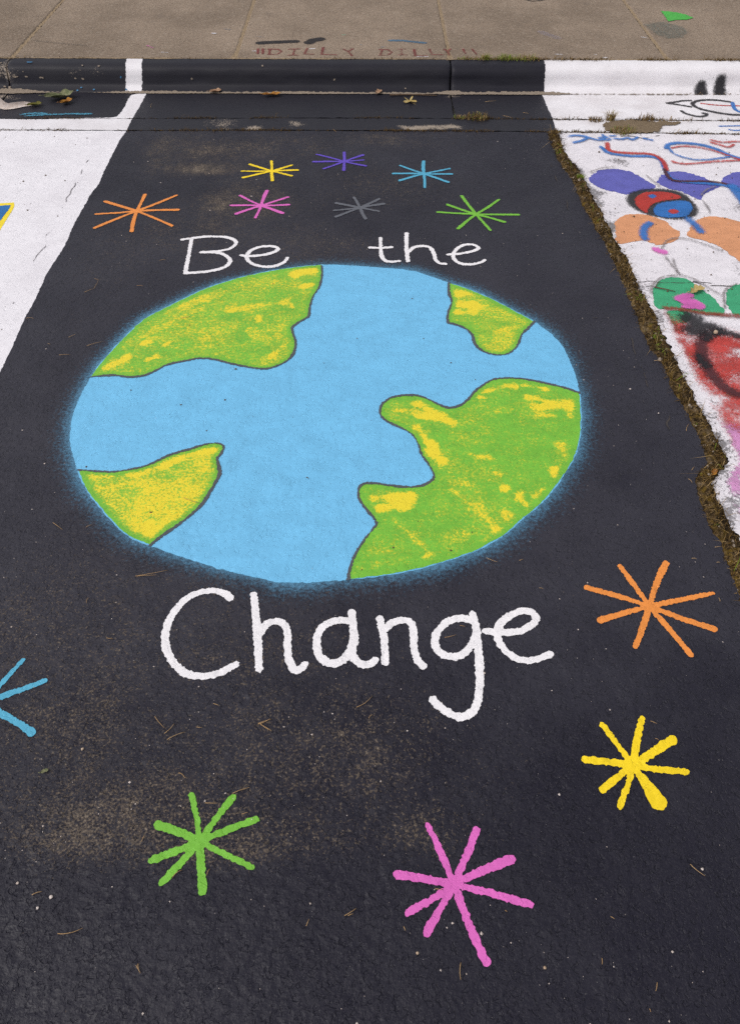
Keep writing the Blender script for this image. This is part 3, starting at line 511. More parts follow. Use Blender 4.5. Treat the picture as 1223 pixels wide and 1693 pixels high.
_cache = {}
def m_paint(key, col, var=0.10, miss=0.0, rough=0.5, spec=0.3, under=BLACK, dirt=0.0, yel=None, soft=False, grainy=0.0, wide=0.0, amax=0.84, scuff=0.0, nscale=95):
    if key in _cache:
        return _cache[key]
    t = NT(key)
    dark = tuple(c * (1 - var) for c in col)
    lite = tuple(min(1, c * (1 + var * 0.6)) for c in col)
    c = t.mix(t.ramp(t.noise(9, 5, 0.65, stretch=(1.0, 1.7, 1.0)), 0.3, 0.7), dark, lite)
    g = t.ramp(t.noise(330, 3, 0.65), 0.52, 0.78)
    c = t.mix(t.math('MULTIPLY', g, 0.10), c, tuple(x * 0.45 for x in col))
    if yel is not None:
        y = t.attr('yel')
        s1 = t.noise(105, 3, 0.7)
        s2 = t.noise(30, 3, 0.6, stretch=(1.0, 2.2, 1.0))
        s = t.math('ADD', t.math('MULTIPLY', s1, 0.85), t.math('MULTIPLY', s2, 0.15))
        s = t.math('ADD', s, t.math('MULTIPLY', y, 0.46))
        thin = t.math('MULTIPLY', t.ramp(s, 0.56, 0.80), 0.40)
        full = t.math('MULTIPLY', t.ramp(s, 0.715, 0.79), 0.88)
        c = t.mix(t.math('MAXIMUM', thin, full), c, yel)
    if scuff > 0:
        r = t.ramp(t.noise(5.0, 5, 0.7, stretch=(2.6, 0.7, 1)), 0.50, 0.74)       # roller laps
        c = t.mix(t.math('MULTIPLY', r, scuff), c, tuple(x * 0.72 for x in col))
        p = t.math('ADD', t.math('MULTIPLY', t.noise(130, 4, 0.7), 0.7), t.math('MULTIPLY', t.noise(7, 4, 0.7), 0.5))
        c = t.mix(t.math('MULTIPLY', t.ramp(p, 0.75, 0.83), 0.55), c, tuple(x * 0.4 for x in col))
        lt = t.ramp(t.noise(3.1, 4, 0.6), 0.48, 0.72)
        c = t.mix(t.math('MULTIPLY', lt, scuff * 0.6), c, tuple(min(0.9, x * 1.2) for x in col))
    if miss > 0:
        k = t.math('ADD', t.math('MULTIPLY', t.noise(85, 4, 0.7), 0.7), t.math('MULTIPLY', t.noise(45, 2), 0.4))
        k = t.ramp(k, 0.765 - miss * 0.35, 0.81 - miss * 0.35)
        c = t.mix(t.math('MULTIPLY', k, 0.75), c, under)
    if dirt > 0:
        k = t.math('ADD', t.math('MULTIPLY', t.noise(75, 5, 0.75), 0.6), t.math('MULTIPLY', t.noise(5.5, 4, 0.65), 0.6))
        k = t.math('ADD', k, t.math('MULTIPLY', t.attr('grime'), 0.25))
        k = t.ramp(k, 0.84 - dirt * 0.3, 0.92 - dirt * 0.3)
        c = t.mix(t.math('MULTIPLY', k, 0.8), c, (0.085, 0.078, 0.08))
        k2 = t.ramp(t.noise(3.2, 4, 0.6), 0.42, 0.75)
        c = t.mix(t.math('MULTIPLY', k2, 0.22), c, (0.50, 0.46, 0.50))
    alpha = None
    if soft:
        cov = t.attr('cover')
        nz = t.math('SUBTRACT', t.noise(nscale, 4, 0.7), 0.5)
        a = t.math('ADD', cov, t.math('MULTIPLY', nz, 1.5 + grainy))
        alpha = t.ramp(a, 0.25 - 0.2 * wide, 0.75 + 0.25 * wide, 0.0, amax)
    nb = t.relief(0.5)
    _cache[key] = t.fin(c, rough, spec, nb, alpha)
    return _cache[key]

C_ = dict(
    white=(0.80, 0.77, 0.81), blue_globe=(0.165, 0.485, 0.765), green=(0.175, 0.465, 0.045), yellow=(0.88, 0.68, 0.03), gold=(0.88, 0.63, 0.015),
    orange=(0.78, 0.265, 0.055), pink=(0.68, 0.135, 0.48), lavender=(0.66, 0.30, 0.56), cyan=(0.085, 0.38, 0.56), grey=(0.115, 0.12, 0.14), purple=(0.115, 0.065, 0.47),
    violet=(0.115, 0.115, 0.42), peach=(0.66, 0.30, 0.15), leafgreen=(0.05, 0.35, 0.17), outline=(0.085, 0.088, 0.10),
    red=(0.50, 0.045, 0.035), blue=(0.035, 0.175, 0.52), maroon=(0.085, 0.025, 0.03), rust=(0.25, 0.05, 0.028), charcoal=(0.022, 0.02, 0.024),
    pinkpale=(0.62, 0.22, 0.22), bluepale=(0.20, 0.26, 0.34), mint=(0.25, 0.55, 0.38), lilac=(0.36, 0.33, 0.42), stain=(0.10, 0.085, 0.075),
)
mBLACK = m_black()

# ================================================================== THE SETTING
TILT = -0.0085                                   # the kerb runs a hair off square to the bays
def shear(V):
    V = V.copy()
    V[:, 1] += TILT * V[:, 0]
    return V
def ycurve(P):
    P = sorted(P, key=lambda p: p[1])
    yy = np.array([p[1] for p in P]); xx = np.array([p[0] for p in P])
    return lambda y: np.interp(y, yy, xx)
def xcurve(P):
    P = sorted(P)
    return lambda x: np.interp(x, [p[0] for p in P], [p[1] for p in P])
x_left = ycurve(T['left_edge'])
x_cl = ycurve(T['crack_l'])
x_cr = ycurve(T['crack_r'])
y_s2 = xcurve([(-4.5, 4.905), (-2.35, 4.90), (0.11, 4.899), (1.1, 4.882), (2.33, 4.844), (4.5, 4.80)])
y_s1 = xcurve([(-4.5, 5.09), (-2.4, 5.080), (0.11, 5.096), (1.1, 5.075), (2.4, 5.048), (4.5, 5.03)])
y_toe = lambda x: 5.503 + TILT * x

# --- ground to the horizon
t = NT('worn_asphalt')
c = t.mix(t.noise(90, 5, 0.7), (0.035, 0.033, 0.032), (0.085, 0.08, 0.075))
mGROUND = t.fin(c, 0.85, 0.25, t.bump(t.noise(120, 4), 0.003, 0.8))
o = pydata('ground', [(-300, -300, -0.022), (300, -300, -0.022), (300, 300, -0.022), (-300, 300, -0.022)], [(0, 1, 2, 3)], mGROUND)
tag(o, 'dark asphalt of the parking lot around and under the bays', kind='structure')

# --- the black bay
def wear_at(X, Y, d):
    wv = np.zeros_like(X)
    for (x, y, rx, ry, am) in T['wear']:
        q = ((X - x) / rx) ** 2 + ((Y - y) / ry) ** 2
        wv = np.maximum(wv, am * np.exp(-q * 0.9))
    wv *= 0.92 + 0.22 * vn(X, Y, 0.16, 60) + 0.22 * vn(X, Y, 0.035, 63)
    wv += 0.10 * np.clip(vn(X, Y, 0.35, 61), 0, 1)
    # a broom-wide band of fresh coat crosses the near end
    return wv * np.clip((Y - 0.47 - 0.03 * vn(X, Y, 0.2, 62)) / 0.11, 0.12, 1)
def painted_sheen_at(X, Y, d):
    # sky sheen painted into the coat: near end left dark, mid bay lightest
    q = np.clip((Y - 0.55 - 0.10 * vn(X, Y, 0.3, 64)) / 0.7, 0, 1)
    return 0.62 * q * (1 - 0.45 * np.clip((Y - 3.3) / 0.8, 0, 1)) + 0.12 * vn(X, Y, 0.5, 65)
def f_bay(X, Y):
    e = rag(X, Y, 0.004, 7)
    a = X - x_left(Y) + e
    b = x_cl(Y) + 0.010 * vn(X, Y, 0.06, 8) + 2 * e - X
    c_ = y_s2(X) - 0.004 - Y + 0.5 * e + 0.006 * vn(X, Y, 0.05, 9)
    return np.minimum(np.minimum(a, b), c_)
bay = region('parking_bay', mBLACK, f_bay, (-1.72, -0.6, 1.45, 4.93), attrs={'wear': wear_at, 'painted_sheen': painted_sheen_at})
tag(bay, 'parking bay coated in worn black paint', kind='structure')

# --- neighbouring bays, white
mWHITE_L = m_paint('white_coat', C_['white'], var=0.04, dirt=0.08, rough=0.55)
mWHITE_R = m_paint('white_coat_scuffed', (0.76, 0.72, 0.76), var=0.07, dirt=0.30, rough=0.6)
def f_left(X, Y):
    e = rag(X, Y, 0.004, 7)
    return np.minimum(x_left(Y) - X - e, y_s2(X) - 0.003 - Y + 0.003 * vn(X, Y, 0.05, 9))
lbay = region('parking_bay', mWHITE_L, f_left, (-4.3, -0.6, -1.4, 4.93), stride=2)
tag(lbay, 'neighbouring parking bay coated in clean white paint', kind='structure')
def f_right(X, Y):
    e = rag(X, Y, 0.012, 17)
    return np.minimum(X - x_cr(Y) - 0.010 * vn(X, Y, 0.07, 18) + e, y_s2(X) - 0.004 - Y + 0.004 * vn(X, Y, 0.05, 9))
def grime_r(X, Y, d):
    near = np.exp(-np.clip(X - x_cr(Y), 0, 9) / 0.09)
    g = near * (0.55 + 0.9 * vn(X, Y, 0.12, 19))
    for (x, y, r) in [(1.52, 3.62, 0.10), (1.48, 4.45, 0.10), (1.62, 2.42, 0.16), (1.9, 3.35, 0.2), (1.55, 1.62, 0.22), (2.1, 3.9, 0.2), (1.75, 4.2, 0.15)]:
        g = np.maximum(g, 0.75 * np.exp(-((X - x) ** 2 + (Y - y) ** 2) / r ** 2))
    return np.clip(g, 0, 1)
rbay = region('parking_bay', mWHITE_R, f_right, (1.0, -0.6, 4.2, 4.93), stride=2, attrs={'grime': grime_r})
tag(rbay, 'scuffed white parking bay beyond the weedy crack', kind='structure')

# hairline cracks, children of their bay
t = NT('crack_dark')
mCRACK = t.fin((0.06, 0.052, 0.050), 0.9, 0.1)
t = NT('crack_grey')
mCRACK_L = t.fin((0.22, 0.20, 0.21), 0.9, 0.1)
def crack(parent, P, hw, stride, thr, k):
    Lc = crv(P, 10)
    Lc = Lc + np.stack([0.012 * vn(Lc[:, 0], Lc[:, 1], 0.05, k), 0.012 * vn(Lc[:, 1], Lc[:, 0], 0.05, k + 1)], 1)
    def f(X, Y):
        return d_line(X, Y, Lc, hw) - 0.006 * np.clip(vn(X, Y, 0.08, k) + thr, 0, 1) - 0.0014 * np.abs(vn(X, Y, 0.012, k + 3))
    return region('crack', mCRACK_L if parent is lbay else mCRACK, f, bbox(Lc, 0.03), stride=stride, lift=0.0022, parent=parent)

# --- gutter, strip and kerb
C_CONC = (0.33, 0.27, 0.215)
def m_zones(name, rough=0.5, dirt=0.45, spec=0.26):
    """concrete coated black, white where sw > 0"""
    t = NT(name)
    sw = t.attr('sw')
    sw = t.math('ADD', sw, t.math('MULTIPLY', t.math('SUBTRACT', t.noise(45, 4, 0.65), 0.5), 0.022))
    k = t.ramp(sw, -0.0015, 0.0015)
    blk = t.mix(t.noise(3.0, 4), BLACK, (0.0235, 0.0225, 0.027))
    n = t.math('ADD', t.math('MULTIPLY', t.noise(120, 5, 0.72), 0.7), t.math('MULTIPLY', t.noise(9, 3), 0.45))
    n = t.math('ADD', n, t.math('MULTIPLY', t.attr('bare'), 0.42))
    blk = t.mix(t.ramp(n, 0.765, 0.83), blk, C_CONC)
    wh = t.mix(t.ramp(t.noise(4, 4), 0.35, 0.75), (0.79, 0.76, 0.79), (0.66, 0.62, 0.64))
    g = t.math('ADD', t.math('MULTIPLY', t.noise(80, 5, 0.75), 0.6), t.math('MULTIPLY', t.noise(4.2, 4, 0.65), 0.65))
    g = t.math('ADD', g, t.math('MULTIPLY', t.attr('grime'), 0.2))
    wh = t.mix(t.math('MULTIPLY', t.ramp(g, 0.80, 0.92), dirt * 1.6), wh, (0.10, 0.095, 0.10))
    col = t.mix(k, blk, wh)
    nb = t.bump(t.noise(180, 3, 0.6), 0.0012, 0.6)
    return t.fin(col, rough, spec, nb)
mGUT = m_zones('gutter_coating')
gbl = crv(T['g_black_l'], 4, True)
xg = ycurve(T['gutter_white_r'])
def white_at(X, Y, d):
    left = np.minimum(x_left(Y) - X, -d_poly(X, Y, gbl))
    return np.maximum(left, X - xg(Y))
bare_poly = np.array(T['strip_bare'])
def bare_at(X, Y, d):
    b = np.clip(0.5 + d_poly(X, Y, bare_poly) / 0.06, 0, 1) * 0.6
    for (x, y, r) in [(-2.49, 5.45, 0.16), (0.56, 5.46, 0.07), (-0.95, 4.97, 0.18), (-0.75, 4.93, 0.1), (-0.45, 4.98, 0.12)]:
        b = np.maximum(b, 0.48 * np.exp(-((X - x) ** 2 + ((Y - y) * 1.6) ** 2) / r ** 2))
    return b
zero = lambda X, Y, d: np.zeros_like(X)
gut = empty('gutter')
tag(gut, 'concrete gutter painted black and white along the kerb', kind='structure')
JX = [-5.55, -2.49, 0.553, 3.6]
hgut = lambda X, Y: 0.002 * vn(X, Y, 0.4, 70) + 0.0012 * (lumps(X, Y, 0.02, 71) - 0.5)
for a, b in zip(JX[:-1], JX[1:]):
    def f_g(X, Y, a=a, b=b):
        e = 0.003 * vn(X, Y, 0.04, 72)
        return np.minimum(np.minimum(X - a - 0.006 + e, b - 0.006 - X + e), np.minimum(Y - y_s1(X) - 0.006 + 2 * e, y_toe(X) + 0.004 - Y))
    region('gutter_slab', mGUT, f_g, (max(a, -4.3) - 0.02, 4.95, min(b, 4.2) + 0.02, 5.6), height=hgut, stride=2,
           attrs={'sw': white_at, 'bare': bare_at, 'grime': zero}, parent=gut)
def f_strip(X, Y):
    e = 0.004 * vn(X, Y, 0.03, 73)
    return np.minimum(Y - y_s2(X) - 0.005 + e, y_s1(X) - 0.006 - Y + 1.5 * e)
strip = region('paving_strip', mGUT, f_strip, (-4.3, 4.75, 4.2, 5.15), height=asphalt, stride=2, lift=0.001, attrs={'sw': white_at, 'bare': bare_at, 'grime': zero})
tag(strip, 'narrow painted asphalt strip between gutter and parking bays', kind='structure')

# kerb profile: (depth, height)
PROF = crv([(0.0, -0.012), (0.004, 0.004), (0.03, 0.019), (0.052, 0.036), (0.064, 0.066), (0.072, 0.098), (0.088, 0.124), (0.118, 0.140), (0.160, 0.1455), (0.206, 0.1470)], 5)
seg = np.hypot(*np.diff(PROF, axis=0).T)
ARC = np.concatenate([[0], np.cumsum(seg)])
def kerb_pt(s):
    return np.interp(s, ARC, PROF[:, 0]), np.interp(s, ARC, PROF[:, 1])
mKERB = m_zones('kerb_coating', dirt=0.6, spec=0.2)
kerb = empty('kerb')
tag(kerb, 'rounded concrete kerb painted black with a white stripe and a white end', kind='structure')
KX = T['kerb_x']
for a, b in zip(JX[:-1], JX[1:]):
    xs = np.arange(max(a, -4.6) + 0.005, min(b, 4.4) - 0.004, 0.02)
    xs = np.append(xs, min(b, 4.4) - 0.005)
    V, sw, br, gr = [], [], [], []
    npf = len(PROF)
    for x in xs:
        ed = min(abs(x - a), abs(x - b))
        for q, (dy, z) in enumerate(PROF):
            wob = 0.002 * math.sin(x * 5) + 0.0012 * math.sin(x * 17 + 0.1 * q) + 0.0022 * float(vn(np.array([x]), np.array([q * 0.02]), 0.13, 76)[0])
            inset = 0.006 * math.exp(-ed / 0.012)
            V.append((x, 5.503 + dy + wob + inset, z - inset * 0.6))
            wob2 = 0.006 * math.sin(q * 0.16)
            sw.append(max(min(x - KX[0] + wob2, KX[1] - x - wob2), x - KX[2] - 0.3 * wob2))
            lowband = math.exp(-((q - 25) / 9.0) ** 2)
            br.append((0.5 if x < -1 else 0.25) * math.exp(-ed / 0.035) + (0.28 if x < -1.7 else 0.0) * lowband * (0.5 + 0.5 * math.sin(x * 9)))
            gr.append(0.75 * math.exp(-((x - 1.50) / 0.10) ** 2) * lowband + 0.9 * math.exp(-((x - 2.33) / 0.09) ** 2) * lowband + 0.5 * math.exp(-((x - 1.9) / 0.2) ** 2) * lowband * 0.8)
    V = shear(np.array(V))
    Fs = [(i * npf + q, (i + 1) * npf + q, (i + 1) * npf + q + 1, i * npf + q + 1) for i in range(len(xs) - 1) for q in range(npf - 1)]
    # closed ends so each stone is a solid end at its joint
    base = len(V)
    V = np.vstack([V, V[npf - 1] + (0, 0, -0.17), V[len(xs) * npf - 1] + (0, 0, -0.17)])
    Fs.append(tuple(list(range(npf)) + [base]))
    Fs.append(tuple(list(range((len(xs) - 1) * npf, len(xs) * npf))[::-1] + [base + 1]))
    pad = [0, 0]
    pydata('kerb_stone', V, Fs, mKERB, kerb, True, {'sw': sw + pad, 'bare': br + pad, 'grime': gr + pad})

# sandy grit washed into the kerb toe
t = NT('sandy_grit')
mSAND = t.fin(t.mix(t.noise(220, 4, 0.7), (0.12, 0.092, 0.070), (0.40, 0.33, 0.265)), 0.95, 0.1, t.bump(t.noise(260, 3), 0.002))
def f_sand(X, Y):
    wd = 0.011 + 0.004 * vn(X, Y, 0.5, 80) + 0.010 * np.exp(-((X - 0.57) / 0.07) ** 2) + 0.012 * np.exp(-((X + 2.47) / 0.12) ** 2)
    wd = wd - 0.016 * np.clip((X - 1.25) * 4, 0, 0.7) - 0.011 * np.exp(-((X + 2.0) / 0.22) ** 2)
    return wd - np.abs(Y - y_toe(X) + 0.004) + 0.005 * vn(X, Y, 0.011, 81)
o = region('sand', mSAND, f_sand, (-4.3, 5.40, 4.2, 5.60), height=lambda X, Y: 0.0045 + np.clip(Y - y_toe(X), 0, 1) * 0.75, lift=0.0)
tag(o, 'thin line of tan grit lying along the foot of the kerb', 'grit', kind='stuff')

# --- sidewalk slabs
def m_concrete():
    t = NT('sidewalk_concrete')
    a = t.mix(t.ramp(t.noise(1.6, 5, 0.6), 0.3, 0.72), (0.190, 0.142, 0.104), (0.305, 0.232, 0.174))
    g = t.noise(210, 4, 0.75)
    a = t.mix(t.math('MULTIPLY', t.ramp(g, 0.52, 0.72), 0.75), a, (0.36, 0.30, 0.245))
    a = t.mix(t.math('MULTIPLY', t.ramp(t.noise(75, 4, 0.75), 0.50, 0.64), 0.78), a, (0.085, 0.064, 0.050))
    a = t.mix(t.math('MULTIPLY', t.ramp(t.noise(58, 4, 0.75), 0.53, 0.68), 0.62), a, (0.40, 0.335, 0.275))
    v = t.voro(42)
    a = t.mix(t.math('MULTIPLY', t.math('MULTIPLY', t.ramp(v.outputs['Distance'], 0.08, 0.16, 1, 0), t.ramp(t.n_color_r(v), 0.86, 0.9)), 0.7), a, (0.05, 0.042, 0.036))
    v2 = t.voro(31)
    a = t.mix(t.math('MULTIPLY', t.math('MULTIPLY', t.ramp(v2.outputs['Distance'], 0.06, 0.12, 1, 0), t.ramp(t.n_color_r(v2), 0.93, 0.96)), 0.7), a, (0.55, 0.50, 0.46))
    st = t.ramp(t.noise(5.5, 5, 0.65), 0.58, 0.78)
    a = t.mix(t.math('MULTIPLY', st, 0.5), a, (0.12, 0.095, 0.08))
    return t.fin(a, 0.9, 0.2, t.bump(t.noise(190, 4, 0.7), 0.002, 0.9))
mCONC = m_concrete()
t = NT('joint_dirt')
mDIRT = t.fin(t.mix(t.noise(90, 4, 0.7), (0.16, 0.115, 0.07), (0.40, 0.30, 0.20)), 0.95, 0.1, t.bump(t.noise(140, 3), 0.003))
walk = empty('sidewalk')
tag(walk, 'tan concrete sidewalk with tooled joints behind the kerb', kind='structure')
ZW = 0.1470
SX = [-5.47, -3.98, -2.487, -0.936, 0.553, 2.053, 3.55, 5.05]
for i, (a, b) in enumerate(zip(SX[:-1], SX[1:])):
    dz = [0.000, 0.002, -0.001, 0.001, 0.0, -0.0015, 0.0][i]
    g = 0.016
    y0, y1 = 5.716, 7.262
    rings = [(0.0, -0.14), (0.0, -0.012), (0.004, -0.004), (0.012, 0.0)]
    V = []
    for ins, z in rings:
        for (x, y) in ((a + g / 2 + ins, y0 + ins * 0.6), (b - g / 2 - ins, y0 + ins * 0.6), (b - g / 2 - ins, y1 - ins), (a + g / 2 + ins, y1 - ins)):
            V.append((x, y, ZW + z + dz))
    Fs = []
    for r in range(3):
        for k in range(4):
            Fs.append((r * 4 + k, r * 4 + (k + 1) % 4, r * 4 + 4 + (k + 1) % 4, r * 4 + 4 + k))
    Fs.append((12, 13, 14, 15))
    pydata('slab', shear(np.array(V)), Fs, mCONC, walk)
for x in SX[1:-1]:
    def f_j(X, Y, x=x):
        return 0.013 - np.abs(X - x) + 0.005 * vn(X, Y, 0.03, 85) + 0.02 * np.exp(-np.abs(Y - 5.72) / 0.05)
    region('joint_filling', mDIRT, f_j, (x - 0.03, 5.70, x + 0.03, 7.26), height=lambda X, Y: ZW - 0.0035 + 0.003 * vn(X, Y, 0.02, 86) + 0.005 * np.exp(-np.abs(Y - 5.72) / 0.05), parent=walk, warp=shear)
# damp tan dirt along the back of the kerb
def f_bk(X, Y):
    return 0.008 + 0.007 * vn(X, Y, 0.16, 87) - np.abs(Y - 5.714) + 0.004 * vn(X, Y, 0.016, 88)
region('joint_filling', mDIRT, f_bk, (-4.3, 5.68, 4.2, 5.75), height=lambda X, Y: ZW + 0.0012 + 0.001 * vn(X, Y, 0.02, 89), parent=walk, warp=shear)

# verge behind the sidewalk
t = NT('verge_turf')
mVERGE = t.fin(t.mix(t.noise(30, 5, 0.7), (0.06, 0.085, 0.02), (0.14, 0.12, 0.05)), 0.95, 0.1, t.bump(t.noise(60, 4), 0.02))
o = pydata('verge', [(-60, 7.29, 0.12), (60, 7.29, 0.12), (60, 80, 0.12), (-60, 80, 0.12)], [(0, 1, 2, 3)], mVERGE)
tag(o, 'grassy verge beyond the sidewalk', kind='structure')

# --- the crack between the bays: soil and moss
t = NT('mossy_soil')
c = t.mix(t.ramp(t.noise(70, 5, 0.75), 0.38, 0.64), (0.020, 0.013, 0.007), (0.135, 0.090, 0.045))
c = t.mix(t.ramp(t.noise(22, 3, 0.6), 0.5, 0.68), c, (0.135, 0.085, 0.018))
c = t.mix(t.math('MULTIPLY', t.ramp(t.noise(15, 3, 0.6), 0.56, 0.72), 0.7), c, (0.22, 0.165, 0.11))
mSOIL = t.fin(c, 0.97, 0.05, t.bump(t.noise(260, 4, 0.7), 0.004))
def f_soil(X, Y):
    return np.minimum(np.minimum(X - x_cl(Y) + 0.012, x_cr(Y) + 0.004 - X) + 0.010 * vn(X, Y, 0.03, 91), np.minimum(y_s2(X) + 0.004 - Y, 9))
def h_soil(X, Y):
    mid = np.clip(np.minimum(X - x_cl(Y), x_cr(Y) - X) / 0.03, -0.4, 1)
    return -0.006 + 0.009 * mid + 0.020 * (lumps(X, Y, 0.034, 92) - 0.40) * np.clip(mid + 0.3, 0, 1) + 0.003 * vn(X, Y, 0.012, 93)
soil = region('soil', mSOIL, f_soil, (1.0, -0.6, 1.6, 4.95), height=h_soil)
tag(soil, 'strip of mossy brown soil filling the crack between two bays', 'soil', kind='stuff')
dp = np.array(T['dirt_patch'])
dpc = crv(dp, 4, True)
t = NT('dry_soil')
mDRY = t.fin(t.mix(t.noise(60, 5, 0.7), (0.115, 0.082, 0.05), (0.255, 0.195, 0.135)), 0.97, 0.05, t.bump(t.noise(200, 4), 0.003))
o = region('soil', mDRY, lambda X, Y: d_poly(X, Y, dpc) + rag(X, Y, 0.02, 95), bbox(dp, 0.05), height=lambda X, Y: asphalt(X, Y) + 0.004 + 0.004 * lumps(X, Y, 0.03, 96), stride=1, lift=0.0015)
tag(o, 'bare patch of brown dirt on the strip by the gutter', 'soil', kind='stuff')

# blades and moss leaves
t = NT('blade')
a = t.attr('tint')
c = t.mix(t.ramp(a, 0.0, 0.35), (0.028, 0.018, 0.010), (0.13, 0.075, 0.018))
c = t.mix(t.ramp(a, 0.35, 0.6), c, (0.30, 0.205, 0.095))
c = t.mix(t.ramp(a, 0.68, 0.85), c, (0.16, 0.23, 0.02))
mBLADE = t.fin(c, 0.8, 0.15)
def blades(P, Hh, W, lean, tint):
    """P (n,3) roots; 5-vertex bent blades"""
    n = len(P)
    ang = rng.uniform(0, 2 * np.pi, n)
    side = np.stack([-np.sin(ang), np.cos(ang), np.zeros(n)], 1)
    fwd = np.stack([np.cos(ang), np.sin(ang), np.zeros(n)], 1)
    up = np.array([0, 0, 1.0])
    b0 = P - side * W[:, None]
    b1 = P + side * W[:, None]
    m = P + up * (Hh * 0.6)[:, None] + fwd * (Hh * lean * 0.3)[:, None]
    m0 = m - side * (W * 0.8)[:, None]
    m1 = m + side * (W * 0.8)[:, None]
    tip = P + up * (Hh * (1 - 0.45 * lean))[:, None] + fwd * (Hh * lean)[:, None]
    V = np.stack([b0, b1, m1, m0, tip], 1).reshape(-1, 3)
    k = np.arange(n) * 5
    loops = np.stack([k, k + 1, k + 2, k + 3, k + 3, k + 2, k + 4], 1).ravel()
    tot = np.tile([4, 3], n)
    st = np.concatenate([[0], np.cumsum(tot)[:-1]])
    return V, loops, st, tot, np.repeat(tint, 5)
def stuff_blades(name, P, Hh, W, lean, tint, label, cat):
    V, lo, st, tot, ti = blades(P, Hh, W, lean, tint)
    o = link(name, raw_mesh(name, V, lo, st, tot, {'tint': ti}, False), mBLADE)
    return tag(o, label, cat, kind='stuff')
N = 17000
yy = rng.uniform(0.2, 4.88, N)
u = rng.beta(1.6, 1.6, N)
xx = x_cl(yy) - 0.006 + u * (x_cr(yy) - x_cl(yy) + 0.014)
clump = vn(xx, yy, 0.07, 97)
keep = clump + rng.uniform(-0.7, 0.9, N) > 0
xx, yy, clump = xx[keep], yy[keep], clump[keep]
P = np.stack([xx, yy, h_soil(xx, yy) - 0.002], 1)
n = len(P)
tint = np.clip(0.20 + 0.22 * vn(xx, yy, 0.08, 98) + 0.20 * rng.normal(size=n), 0, 0.62)
grn = (vn(xx, yy, 0.09, 99) > 0.68) & (rng.random(n) < 0.40)
tint[grn] = rng.uniform(0.72, 1.0, grn.sum())
stuff_blades('moss', P, rng.gamma(2.2, 0.0042, n) + 0.003, rng.uniform(0.0008, 0.0021, n), rng.uniform(0.3, 1.8, n), tint, 'brown moss and dead grass sprouting from the crack beside the black bay', 'moss')
# a few longer dry stalks
n = 200
yy = rng.uniform(1.3, 4.85, n)
xx = x_cl(yy) + rng.uniform(0.0, 1.1, n) * (x_cr(yy) - x_cl(yy))
stuff_blades('dry_grass', np.stack([xx, yy, h_soil(xx, yy) + 0.002], 1), rng.uniform(0.02, 0.058, n), rng.uniform(0.0008, 0.0014, n), rng.uniform(0.7, 2.2, n), np.where(rng.random(n) < 0.12, 0.9, rng.uniform(0.4, 0.62, n)), 'long pale dry grass stalks lying over the mossy crack', 'grass')
# stones caught in the soil
n = 140
yy = rng.uniform(1.2, 4.86, n)
xx = x_cl(yy) + rng.uniform(-0.05, 1.05, n) * (x_cr(yy) - x_cl(yy))
rr = rng.gamma(2.0, 0.0017, n) + 0.0012
cube = np.array([(1, 0, 0), (0, 1, 0), (-1, 0, 0), (0, -1, 0), (0, 0, 0.8), (0, 0, -0.5)], float)
V = (np.stack([xx, yy, h_soil(xx, yy) + rr * 0.4], 1)[:, None, :] + cube[None] * rr[:, None, None] * rng.uniform(0.6, 1.3, (n, 6, 1))).reshape(-1, 3)
tri = np.array([(0, 1, 4), (1, 2, 4), (2, 3, 4), (3, 0, 4), (1, 0, 5), (2, 1, 5), (3, 2, 5), (0, 3, 5)])
o = link('gravel', raw_mesh('gravel', V, (np.arange(n)[:, None, None] * 6 + tri[None]).ravel(), np.arange(n * 8) * 3, np.full(n * 8, 3), None, False), mSAND)
tag(o, 'small tan stones lodged in the mossy crack', 'gravel', kind='stuff')
# weeds in the seams and behind the kerb
def seam(n, x0, x1, yf, z, jit, hmean, dens, k):
    x = rng.uniform(x0, x1, n)
    keep = vn(x, x * 0 + k, 0.22, k) + rng.uniform(-0.5, 0.5, n) > dens
    x = x[keep]
    return np.stack([x, yf(x) + rng.normal(0, jit, len(x)), np.full(len(x), z)], 1), rng.gamma(3, hmean / 3, len(x))
PL, HL, TL = [], [], []
for (n, x0, x1, yf, z, jit, hm, dens, k, t0, t1) in [
    (7000, -4.2, 4.1, y_s1, -0.004, 0.006, 0.011, 0.15, 101, 0.0, 0.26),
    (8000, -4.2, 4.1, y_s2, -0.004, 0.006, 0.011, 0.1, 102, 0.0, 0.36),
    (1500, 1.3, 4.1, y_s2, -0.003, 0.008, 0.020, 0.2, 103, 0.1, 0.62),
    (1200, 1.25, 4.1, y_s1, -0.003, 0.008, 0.018, 0.3, 104, 0.1, 0.62),
    (800, 0.6, 1.16, lambda x: 5.712 + TILT * x, 0.146, 0.008, 0.013, 0.1, 105, 0.2, 1.0),
    (2400, 1.15, 4.1, lambda x: 5.706 + TILT * x, 0.146, 0.009, 0.014, 0.1, 106, 0.05, 0.5),
    (900, -4.2, 0.6, lambda x: 5.716 + TILT * x, 0.146, 0.005, 0.007, 0.3, 107, 0.0, 0.6),
    (500, 1.3, 4.1, lambda x: y_toe(x), 0.003, 0.005, 0.009, 0.45, 108, 0.2, 0.6)]:
    p, h = seam(n, x0, x1, yf, z, jit, hm, dens, k)
    PL.append(p); HL.append(h); TL.append(rng.uniform(t0, t1, len(p)))
P = np.vstack(PL); Hh = np.concatenate(HL); n = len(P)
stuff_blades('weeds', P, Hh + 0.002, rng.uniform(0.001, 0.0026, n), rng.uniform(0.4, 1.8, n), np.concatenate(TL), 'small weeds and dead stems growing along the pavement seams', 'weeds')
